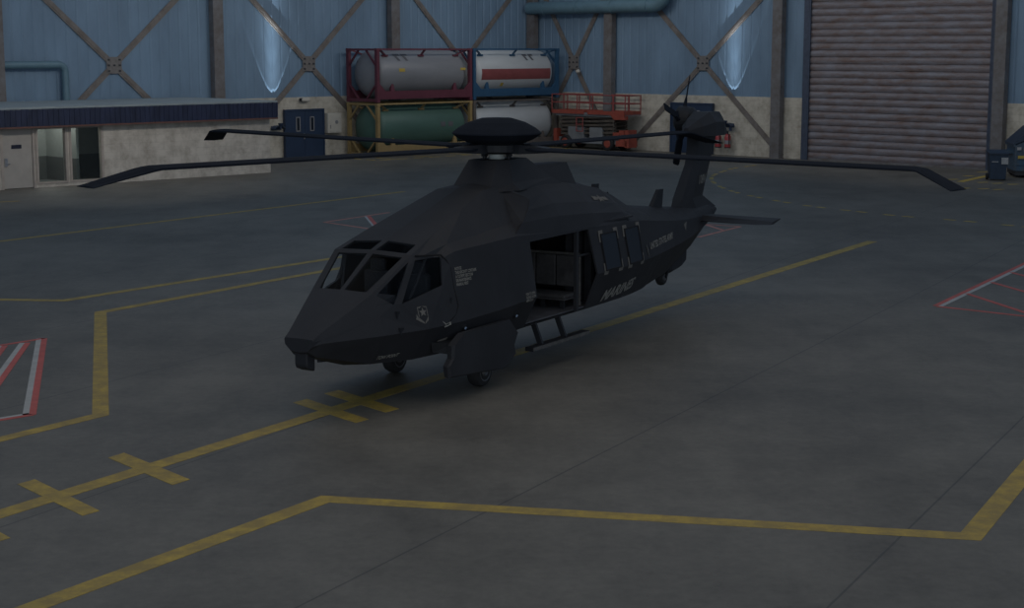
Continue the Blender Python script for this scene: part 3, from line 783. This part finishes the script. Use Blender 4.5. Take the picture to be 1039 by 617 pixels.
# shield and scroll emblem on the crew door
em = []
b = MB()
def sp(u, z): return on_side(u, z, .008)[0]
ec, ez = -1.72, 1.36
for s0 in (-1, 1):
    b.poly([sp(ec + s0 * .085, ez + .11), sp(ec + s0 * .075, ez + .10), sp(ec + s0 * .07, ez - .03), sp(ec + s0 * .085, ez - .03)])
    b.poly([sp(ec + s0 * .11, ez + .02), sp(ec + s0 * .105, ez - .02), sp(ec + s0 * .01, ez - .11), sp(ec + s0 * .0, ez - .14), sp(ec + s0 * .14, ez - .06)])
    b.poly([sp(ec + s0 * .085, ez + .11), sp(ec + s0 * .05, ez + .11), sp(ec, ez + .12), sp(ec, ez + .12), sp(ec + s0 * .05, ez + .09)])
star = []
for k in range(10):
    a = PI / 2 + k * PI / 5; r = .07 if k % 2 == 0 else .03; star.append((ec + r * math.cos(a), ez + .03 + r * math.sin(a)))
b.poly([sp(*p) for p in star]); b.build('door_emblem', M['stencil'], hull)
# small marks along the side
b = MB(); b.poly([sp(8.12, 1.74), sp(8.36, 1.78), sp(8.20, 1.60)]); b.build('triangle_mark', M['stencil'], hull)
b = MB(); b.poly([sp(5.46, 1.66), sp(5.53, 1.56), sp(5.56, 1.38), sp(5.50, 1.50)]); b.build('slash_mark', M['stencil'], hull)
b = MB(); b.poly([sp(-1.37, 1.22), sp(-1.34, 1.20), sp(-1.30, 1.17), sp(-1.20, 1.19), sp(-1.20, 1.15), sp(-1.32, 1.12)]); b.build('step_mark', M['stencil_bright'], hull)
b = MB(); b.poly([sp(-1.36, .885), sp(-1.16, .91), sp(-1.14, .95), sp(-1.34, .925)]); b.build('step_mark', M['stencil'], hull)
# crew-door gap, hinges, running lamps
pts = [on_side(*p, .002)[0] for p in ((-1.62, 2.19), (-1.2, 2.17), (-1.12, 2.09), (-1.06, 1.97), (-1.05, 1.83), (-1.04, 1.67), (-1.01, 1.5), (-1.0, 1.40), (-1.06, 1.28), (-1.2, 1.2))]
b = MB(); b.tube(pts, .013, 6); b.build('crew_door_gap', M['seam'], hull)
for u_, z_ in ((-2.14, 1.42), (-2.15, 1.19)):
    c, n = on_side(u_, z_); b = MB(); b.box(c, (.10, .03, .05)); b.box(c + Vector((-.03, 0, -.02)), (.03, .04, .10)); b.build('door_hinge', M['helidark'], hull)
c, n = on_side(-1.09, 1.52); b = MB(); b.box(c, (.12, .03, .04)); b.box(c + Vector((-.05, 0, -.03)), (.03, .04, .08)); b.build('door_handle', M['helidark'], hull)
for u_, z_ in ((-.82, 1.05), (.60, 1.04)):
    c, n = on_side(u_, z_); b = MB(); b.cyl(c - n * .01, c + n * .025, .05, n=12); f = b.build('running_lamp', M['helidark'], hull)
    b = MB(); b.cyl(c + n * .02, c + n * .035, .022, n=10); b.build('lens', M['lens'], f)

# nose sensor pod
b = MB(); b.loft([[P3(u, v, z) for u, v, z in ((-3.42 + i, -.12, .99 - k), (-3.42 + i, .10, .99 - k), (-3.24 - i * .5, .11, .93 - k), (-3.24 - i * .5, -.12, .93 - k))] for i, k in ((0, 0), (.0, .19), (.02, .235))])
b.build('nose_sensor_pod', M['heli'], heli, bevel=.015)

# engine nacelles on both shoulders
def nac_ring(us, pts):
    out = [(u, v, z) for u, (v, z) in zip(us, pts)]
    return out
NR = [
 nac_ring([.68, 1.02, 1.33, 1.60, 1.46, 1.33, .9], [(1.03, 2.265), (.985, 2.45), (.90, 2.62), (.785, 2.765), (.54, 2.90), (.31, 2.985), (.76, 2.24)]),
 nac_ring([2.2] * 7, [(1.055, 2.19), (1.0, 2.46), (.88, 2.66), (.70, 2.83), (.48, 2.95), (.30, 2.80), (.80, 2.15)]),
 nac_ring([3.4] * 7, [(1.045, 2.16), (.985, 2.40), (.86, 2.59), (.68, 2.76), (.46, 2.90), (.30, 2.75), (.80, 2.12)]),
 nac_ring([4.7] * 7, [(1.0, 2.12), (.90, 2.30), (.75, 2.45), (.58, 2.58), (.40, 2.71), (.28, 2.55), (.75, 2.05)]),
 nac_ring([5.15] * 7, [(.955, 2.10), (.84, 2.20), (.70, 2.31), (.53, 2.43), (.36, 2.55), (.26, 2.45), (.7, 2.0)]),
]
for s0 in (1, -1):
    b = MB(); b.loft([[P3(u, s0 * v, z) for u, v, z in r] for r in NR]); nc = b.build('engine_nacelle', M['heli'], heli)
    b = MB(); lip = [P3(u - .006, s0 * v, z) for u, v, z in NR[0][:5]]
    inner = [P3(1.55, s0 * .44, 2.86), P3(1.25, s0 * .55, 2.72), P3(.95, s0 * .70, 2.52), P3(.78, s0 * .80, 2.38)]
    b.poly([P3(1.575, s0 * .79, 2.745), P3(1.30, s0 * .885, 2.59), P3(1.33, s0 * .83, 2.60), P3(1.54, s0 * .72, 2.785)])
    b.build('air_intake', M['seam'], nc)
    if s0 == 1:
        pts = [P3(5.2, .33, 2.585), P3(4.95, .52, 2.46), P3(4.85, .68, 2.39), P3(4.8, .84, 2.27), P3(4.75, .97, 2.14)]
        b = MB(); b.tube(pts, .016, 6); b.build('cowling_gap', M['seam'], nc)
        # star and bars on the cowling
        nb = BVHTree.FromPolygons([v.co.copy() for v in nc.data.vertices], [list(p.vertices) for p in nc.data.polygons])
        def nc_pt(a, t):   # along the fuselage, across the slope
            h = nb.ray_cast(P3(4.15 + a, 3.0, 5.0 - t * .75 + (2.58 - 5.0 + 2.27 * .8)), Vector((0, 1, -.8)).normalized()); return h[0] + h[1] * .006
        b = MB(); st = []
        for k in range(10):
            a = PI / 2 + k * PI / 5; r = .16 if k % 2 == 0 else .07; st.append(nc_pt(r * math.cos(a) * 1.2, -r * math.sin(a) * 1.1))
        b.poly(st); b.poly([nc_pt(.12, -.07), nc_pt(.34, -.09), nc_pt(.34, .07), nc_pt(.12, .05)]); b.poly([nc_pt(-.12, -.07), nc_pt(-.34, -.09), nc_pt(-.34, .07), nc_pt(-.12, .05)])
        b.build('star_emblem', M['stencil'], nc)
# rotor pylon and exhaust housing behind it
b = MB(); b.loft([[P3(u, v, z) for u, v in ((u0, -w0), (u0, w0), (um, wm), (u1, w1), (u1, -w1), (um, -wm))] for z, u0, w0, um, wm, u1, w1 in ((2.9, 1.0, .36, 1.6, .60, 3.3, .42), (3.02, 1.12, .345, 1.6, .46, 3.0, .40), (3.38, 1.42, .27, 1.7, .33, 2.36, .27))])
b.build('rotor_pylon', M['heli'], heli)
b = MB(); b.loft([[P3(u, v, z) for v, z in ((-.36, 2.7), (-.15, h), (.15, h), (.36, 2.7))] for u, h in ((2.2, 3.22), (3.0, 3.22), (3.98, 3.205), (4.06, 3.06))]); ex = b.build('exhaust_housing', M['heli'], heli)
b = MB(); b.span((3.95, -.16, 2.78), (4.16, .16, 3.0)); b.build('exhaust_outlet', M['helidark'], ex)
# spine antennas
b = MB(); b.loft([[P3(u, v, z) for u, v in ((u0, -.04), (u1, -.04), (u1, .04), (u0, .04))] for z, u0, u1 in ((2.55, 5.22, 5.42), (2.72, 5.28, 5.42))]); b.build('blade_antenna', M['helidark'], heli)
b = MB(); b.loft([[P3(u, v, z) for u, v in ((u0, -w), (u1, -w), (u1, w), (u0, w))] for z, u0, u1, w in ((2.03, 7.62, 8.10, .05), (2.42, 7.98, 8.20, .03))]); b.build('blade_antenna', M['helidark'], heli)

# tail fin
def slab(prof, w0, name, m, parent, w1=None):
    b = MB(); b.prism([P3(u, w0, z) for u, z in prof], (0, 2 * w0, 0)); return b.build(name, m, parent)
b = MB()
FIN = [(1.86, 8.55, 10.82, .16), (2.15, 8.70, 10.12, .14), (2.84, 9.26, 10.47, .11), (3.18, 9.34, 10.68, .10), (3.45, 9.36, 10.80, .10)]
rings = []
for z, a, c, w in FIN:
    L_ = c - a; rings.append([P3(a, 0, z), P3(a + L_ * .16, w * .8, z), P3(a + L_ * .45, w, z), P3(c, .02, z), P3(c, -.02, z), P3(a + L_ * .45, -w, z), P3(a + L_ * .16, -w * .8, z)])
b.loft(rings); fin = b.build('tail_fin', M['heli'], heli)
fb = BVHTree.FromPolygons([v.co.copy() for v in fin.data.vertices], [list(p.vertices) for p in fin.data.polygons])
def fmap(x, y):
    u_, z_ = 9.70 + x, 2.41 + y; h = fb.ray_cast(P3(u_, 3, z_), Vector((0, 1, 0)))
    return (h[0] + Vector((0, -.012, 0))) if h[0] else P3(u_, .06, z_)
letters('fin_number', '108V', 0, 0, .26, M['stencil_bright'], fin, map_=fmap, xs=.95, bold=.02)
FA = [(3.42, 3.40, 9.32, .10), ]
b = MB(); b.loft([[P3(u, v, z) for v, z in ((-w, z0), (-w, zs), (-w * .55, z1), (w * .55, z1), (w, zs), (w, z0))] for u, w, z0, zs, z1 in
   ((9.30, .06, 3.42, 3.52, 3.58), (9.62, .24, 3.40, 3.60, 3.74), (10.05, .33, 3.39, 3.68, 3.88), (10.62, .28, 3.385, 3.66, 3.87), (11.22, .08, 3.38, 3.42, 3.45))])
fa = b.build('tail_gearbox_fairing', M['heli'], heli)
# stabilator
for s0 in (1, -1):
    b = MB(); rings = []
    for v, a, c, th, z in ((.05, 9.45, 10.02, .075, 1.72), (1.55, 9.30, 9.98, .05, 1.71), (1.82, 9.42, 9.97, .03, 1.71)):
        L_ = c - a; rings.append([P3(a, s0 * v, z - .03), P3(a + L_ * .3, s0 * v, z + th - .01), P3(c, s0 * v, z + .055), P3(c, s0 * v, z + .04), P3(a + L_ * .35, s0 * v, z - th)])
    b.loft(rings); b.build('stabilator', M['heli'], heli)

# tail rotor (starboard side)
tr = thing('tail_rotor', None, None, P3(10.26, -.52, 3.69)); tr.parent = heli
b = MB(); b.lathe([(.02, -.34), (.16, -.33), (.27, -.22), (.30, -.05), (.30, .06), (.2, .14), (.02, .16)], axis='Y', n=24); b.build('rotor_hub', M['helidark'], tr)
for k in range(4):
    a = math.radians(71 + 90 * k)    # angle in the u-z plane
    r = Vector((math.cos(a), 0, math.sin(a))); t = Vector((math.sin(a), 0, -math.cos(a))); nv = Vector((0, -1, 0))   # nv = port
    pa = math.radians(24); ch = (t * math.cos(pa) - nv * math.sin(pa)); th = r.cross(ch).normalized()
    rings = []
    for d, c0, c1, h in ((.22, -.13, .13, .05), (.42, -.06, .06, .03), (.5, -.085, .085, .014), (.93, -.085, .085, .010), (.97, -.06, .07, .008)):
        rings.append([r * d + ch * c0 - th * h, r * d + ch * c1 - th * h, r * d + ch * c1 + th * h, r * d + ch * c0 + th * h])
    b = MB(); b.loft(rings); b.build('tail_rotor_blade', M['blade'], tr)
b = MB(); b.cyl((0, 0, 0), (0, -.5, -.05), .1, n=14); b.build('drive_shaft', M['helidark'], tr)

# main rotor
mr = thing('main_rotor', None, None, P3(1.86, 0, 3.56)); mr.parent = heli
b = MB(); b.lathe([(.02, .50), (.25, .49), (.48, .42), (.64, .33), (.735, .255), (.74, .235), (.62, .15), (.48, .09), (.30, .07), (.02, .07)], n=40); b.build('hub_dome', M['blade'], mr)
b = MB(); b.lathe([(.02, .1), (.40, .1), (.46, .06), (.46, -.05), (.30, -.09), (.02, -.09)], n=28); b.build('hub_plate', M['helidark'], mr)
b = MB(); b.lathe([(.02, -.03), (.125, -.03), (.135, -.05), (.135, -.21), (.12, -.24), (.02, -.24)], n=24); b.build('mast', M['mast'], mr, smooth=True)
for k in range(4):
    a = math.radians((98, 130, 278, 310)[k]); p = Vector((.21 * math.cos(a), .21 * math.sin(a), -.24))
    b = MB(); b.cyl(p, p + Vector((0, 0, .24)), .028, n=10); b.box(p + Vector((0, 0, .13)), (.07, .07, .06)); b.box(p + Vector((0, 0, .2)), (.09, .09, .05)); b.build('pitch_link', M['helidark'], mr)
RK, TU, TV = 7.21, -.009, -.008
for az in (187.6, 93.9, 0.03, -79.2):
    a = math.radians(az); slope = TU * math.cos(a) + TV * math.sin(a)
    bl = MB(); rings = []
    c = .225; h = .036
    for x, y, z, cc, hh in ((.62, 0, 0, .13, .05), (.95, 0, 0, c, h), (RK - .06, 0, 0, c, h), (RK + .06, -.01, -.012, c, h), (RK + .70, -.40, -.225, c * .95, .012)):
        rings.append([(x + (.06 if x > RK + .1 else 0), y + cc, z + hh * .4), (x, y + cc * .3, z + hh), (x, y - cc * .4, z + hh), (x, y - cc, z + hh * .3), (x, y - cc, z - hh * .3), (x, y, z - hh), (x + (.06 if x > RK + .1 else 0), y + cc, z - hh * .4)])
    bl.loft(rings); o = bl.build('rotor_blade', M['blade'], mr)
    o.rotation_mode = 'XYZ'; o.rotation_euler = (0, -math.atan(slope), -a)
    g = MB(); g.loft([[(x, -w, -h), (x, w, -h), (x, w * .8, h), (x, -w * .8, h)] for x, w, h in ((.28, .15, .07), (.55, .17, .075), (.95, .12, .045), (1.1, .07, .03))]); g = g.build('blade_grip', M['helidark'], mr)
    g.rotation_euler = (0, -math.atan(slope), -a)

# landing-gear sponsons, wheels
SPN = [(-1.50, .40), (-1.53, .57), (-1.42, .67), (-1.40, .86), (-1.12, 1.0), (.20, 1.02), (.47, .77), (.36, .60), (.40, .45), (.08, .28)]
for s0 in (1, -1):
    b = MB(); b.loft([[P3(u * k, s0 * v, z + dz) for u, z in SPN] for v, k, dz in ((1.12, .99, .01), (1.20, 1, 0), (1.235, .97, .02))]); sp_o = b.build('wheel_sponson', M['heli'], heli)
    b = MB(); b.prism([P3(-1.40, s0 * .86, .74), P3(-1.32, s0 * 1.15, .72), P3(-1.32, s0 * 1.15, .88), P3(-1.44, s0 * .86, .90)], (.34, 0, 0)); b.build('sponson_arm', M['helidark'], sp_o)
    u0 = -.12 * s0
    wv = s0 * .88
    b = MB(); b.lathe([(.06, -.10), (.17, -.11), (.225, -.09), (.245, -.04), (.245, .04), (.225, .09), (.17, .11), (.06, .10)], axis='Y', c=(u0, -wv, .247), n=32)
    wh = b.build('main_wheel', M['rubber'], heli, smooth=True)
    b = MB(); b.lathe([(.02, -.11), (.06, -.125), (.09, -.09), (.15, -.112), (.165, -.10), (.165, .10), (.15, .112), (.09, .09), (.06, .125), (.02, .11)], axis='Y', c=(u0, -wv, .247), n=28); b.build('wheel_rim', M['rim'], wh)
    b = MB(); b.bar((u0, -wv, .247), (u0, -s0 * .70, .45), .06, .06); b.cyl((u0, -s0 * .70, .247), (u0, -wv - s0 * .02, .247), .04); b.cyl((u0, -s0 * .70, .23), (u0, -s0 * .70, .6), .05); b.build('gear_leg', M['helidark'], heli)
# tail wheel and belly fairing
b = MB(); b.loft([[P3(u, v, z) for v, z in ((-w, zt), (-w, zb + .06), (-w * .5, zb), (w * .5, zb), (w, zb + .06), (w, zt))] for u, w, zb, zt in ((8.32, .10, .74, 1.1), (8.42, .15, .70, 1.1), (8.85, .16, .76, 1.3), (9.10, .14, .85, 1.4), (9.22, .09, .97, 1.45))]); b.build('tail_fairing', M['heli'], heli)
b = MB(); b.lathe([(.04, -.07), (.12, -.08), (.155, -.05), (.165, 0), (.155, .05), (.12, .08), (.04, .07)], axis='Y', c=(8.22, 0, .66 - .02), n=28); tw = b.build('tail_wheel', M['rubber'], heli, smooth=True)
b = MB(); b.lathe([(.02, -.09), (.07, -.085), (.08, -.06), (.08, .06), (.07, .085), (.02, .09)], axis='Y', c=(8.22, 0, .64), n=20); b.build('wheel_rim', M['rim'], tw)
b = MB()
for s0 in (-1, 1): b.bar((8.22, s0 * .105, .64), (8.40, s0 * .09, .85), .03, .06)
b.build('tail_wheel_fork', M['helidark'], heli)

# boarding step below the cabin door
b = MB(); b.span((1.13, -1.12, .365), (3.05, -.97, .43)); stp = b.build('boarding_step', M['helidark'], heli)
b = MB(); b.span((1.135, -1.127, .37), (3.045, -1.12, .425)); b.build('step_tread', M['stepm'], stp)
for u_ in (1.52, 2.31):
    b = MB(); b.bar(P3(u_, .90, .76), P3(u_ - .02, 1.05, .42), .09, .05, up=(1, 0, 0)); b.build('step_strut', M['helidark'], stp)

# interior
b = MB(); b.span((.6, -.92, .785), (4.7, .92, .81)); b.build('cabin_floor', M['cabfloor'], heli)
b = MB(); b.span((-1.9, -.5, .80), (.6, .5, .84)); b.build('cockpit_floor', M['heliint'], heli)
b = MB(); b.prism([P3(.62, v, z) for v, z in ((-.9, .8), (.9, .8), (1.13, 1.25), (1.0, 2.2), (-1.0, 2.2), (-1.13, 1.25))], (.04, 0, 0)); b.build('forward_bulkhead', M['heliint'], heli)
b = MB(); b.prism([P3(4.9, v, z) for v, z in ((-.8, .8), (.8, .8), (1.0, 1.38), (.9, 2.1), (-.9, 2.1), (-1.0, 1.38))], (.04, 0, 0)); b.build('rear_bulkhead', M['heliint'], heli)
b = MB(); b.span((.66, -1.0, 2.2), (4.9, 1.0, 2.23)); b.build('cabin_ceiling', M['heliint'], heli)
# quilted bench seat across the cabin
bn = MB()
for k in range(3):
    y0 = -.78 + k * .40; bn.box((3.22, y0 + .2, 1.40), (.09, .385, .54))
bench = bn.build('bench_backrest', M['canvas'], heli, bevel=.02)
b = MB(); b.cyl((3.2, -.84, 1.70), (3.2, .44, 1.70), .024, n=10); b.cyl((3.2, -.84, 1.70), (3.2, -.84, .82), .024, n=10); b.cyl((3.2, .44, 1.70), (3.2, .44, .82), .024, n=10); b.build('bench_frame', M['stepm'], heli)
b = MB(); b.box((2.95, -.19, 1.02), (.46, 1.24, .06)); b.box((2.95, -.19, .97), (.48, 1.26, .03)); bs = b.build('bench_seat', M['canvas'], heli, bevel=.01)
for y in (-.74, -.36, .36):
    b = MB(); b.box((2.78, y, .88), (.05, .07, .18)); b.build('bench_leg', M['helidark'], bs)
b = MB(); b.box(P3(2.78, 1.0, 1.47), (.075, .06, 1.36)); b.build('door_post', M['heli'], heli)
b = MB(); b.cyl(P3(2.78, 1.0, 1.72), P3(3.25, 1.0, 1.72), .02, n=8); b.build('door_rail', M['heli'], heli)
b = MB()
for k in range(3): b.span((3.6 + k * .02, -.85 + k * .2, .82), (3.72, -.72 + k * .2, 2.1))
b.build('equipment_rack', M['heliint'], heli)
# pilots' seats and instrument panel
for s0 in (1, -1):
    st_ = MB(); st_.box((-1.32, s0 * .36, 1.18), (.46, .42, .12)); st_.box((-1.06, s0 * .36, 1.52), (.12, .44, .66)); st_.box((-1.03, s0 * .36, 1.93), (.10, .26, .18))
    so = st_.build('pilot_seat', M['seat'], heli, bevel=.025)
    b = MB(); b.box((-1.28, s0 * .36, .98), (.4, .34, .3)); b.build('seat_base', M['heliint'], so)
b = MB(); b.prism([P3(-2.02, .58, 1.12), P3(-2.22, .5, 1.55), P3(-2.02, .62, 1.66), P3(-1.9, .62, 1.6), P3(-1.92, .62, 1.12)], (0, 1.2, 0)); b.build('instrument_panel', M['heliint'], heli)
b = MB(); b.box((-1.55, 0, 1.05), (.7, .24, .4)); b.build('centre_console', M['heliint'], heli)
b = MB(); b.cyl((-1.62, -.62, 1.55), (-1.28, -.70, 2.18), .022, n=8); b.cyl((-1.62, .62, 1.55), (-1.42, .68, 2.15), .022, n=8); b.build('door_frame_tube', M['helidark'], heli)

# ================================================================== LIGHT
w = bpy.data.worlds.new('hangar_ambient'); SC.world = w; w.use_nodes = True
bg = w.node_tree.nodes['Background']; bg.inputs['Color'].default_value = (.62, .84, 1.16, 1); bg.inputs['Strength'].default_value = .22

def area(name, loc, size, power, color, rot=(0, 0, 0)):
    l = bpy.data.lights.new(name, 'AREA'); l.shape = 'RECTANGLE'; l.size, l.size_y = size; l.energy = power; l.color = color
    o = bpy.data.objects.new(name, l); COL.objects.link(o); o.location = loc; o.rotation_euler = rot; return o
area('overhead_warm_fill', (0, 22, 14), (22, 20), 480, (1.0, .81, .58))  # unseen overhead light, added to brighten and warm the near floor
# unseen fill added behind the camera to lift the lower hull and walls
area('camera_side_fill', (4, -14, 4.6), (44, 9), 2300, (.88, .95, 1.0), (PI / 2, 0, 0))
def wash(name, loc, size, power, target, color=(1, .95, .88)):
    o = area(name, loc, size, power, color); o.data.spread = math.radians(110)
    o.rotation_euler = (Vector(target) - Vector(loc)).to_track_quat('-Z', 'Y').to_euler(); return o
# unseen lights added high along both walls to brighten them and the office
for l in (8, 20, 32): wash('wall_fill_light', hall(l, 13 if l < 30 else 19, 11.5), (9, 1.5), 110 if l < 30 else 230, hall(l, 0, 4.5 if l < 30 else 3.))
for r in (8, 20, 32): wash('wall_fill_light', hall(13, r, 11.5), (9, 1.5), 115, hall(0, r, 4.5))
# light behind the office windows
l = bpy.data.lights.new('office_lamp', 'AREA'); l.size = 2.; l.energy = 36; l.color = (1, .97, .92); o = bpy.data.objects.new('office_lamp', l); COL.objects.link(o)
o.location = hall(22.76 + 9.4, 5.2, 2.8)

def wall_spot(l, r, z, energy):
    L = bpy.data.lights.new('uplight_beam', 'SPOT'); L.energy = energy; L.spot_size = math.radians(41.2); L.spot_blend = .06; L.shadow_soft_size = .012; L.color = (.82, .92, 1.0)
    L.use_nodes = True; nt = L.node_tree; N = nt.nodes; K = nt.links; em = N['Emission']
    tc = N.new('ShaderNodeNewGeometry'); sp_ = N.new('ShaderNodeSeparateXYZ'); K.new(tc.outputs['Incoming'], sp_.inputs[0])
    rp = N.new('ShaderNodeValToRGB'); e = rp.color_ramp.elements     # beam profile of the reflector: bright core, bright rim
    e[0].position = 0.0; e[0].color = (26, 26, 26, 1); e[1].position = 1.0; e[1].color = (1.5, 1.5, 1.5, 1)
    for p_, v_ in ((.25, 20), (.4, 7.5), (.58, 2.3), (.8, .8), (.92, .5), (.965, 1.5)):
        q_ = e.new(p_); q_.color = (v_, v_, v_, 1)
    z_ = node_math(nt, 'ABSOLUTE', sp_.outputs['Z']); a_ = node_math(nt, 'ARCCOSINE', z_); a_ = node_math(nt, 'DIVIDE', a_, math.radians(20.3))
    K.new(a_, rp.inputs['Fac']); K.new(rp.outputs['Color'], em.inputs['Color'])
    o = bpy.data.objects.new('uplight_beam', L); COL.objects.link(o); o.location = hall(l, r, z); o.rotation_euler = (PI, 0, 0)
wall_spot(17.5, .52, 1.72, 340)
wall_spot(.52, 13.72, 1.78, 340)

# ================================================================== CAMERA
cam = bpy.data.cameras.new('camera'); co = bpy.data.objects.new('camera', cam); COL.objects.link(co)
co.location = (0, 0, CAMH); co.rotation_euler = (PI / 2 - PITCH, 0, 0)
cam.sensor_fit = 'HORIZONTAL'; cam.sensor_width = 36; cam.lens = FPX / 1039 * 36; cam.clip_end = 400
SC.camera = co
SC.view_settings.view_transform = 'Standard'; SC.view_settings.look = 'None'; SC.view_settings.exposure = 0; SC.view_settings.gamma = 1
SC.view_settings.use_curve_mapping = False
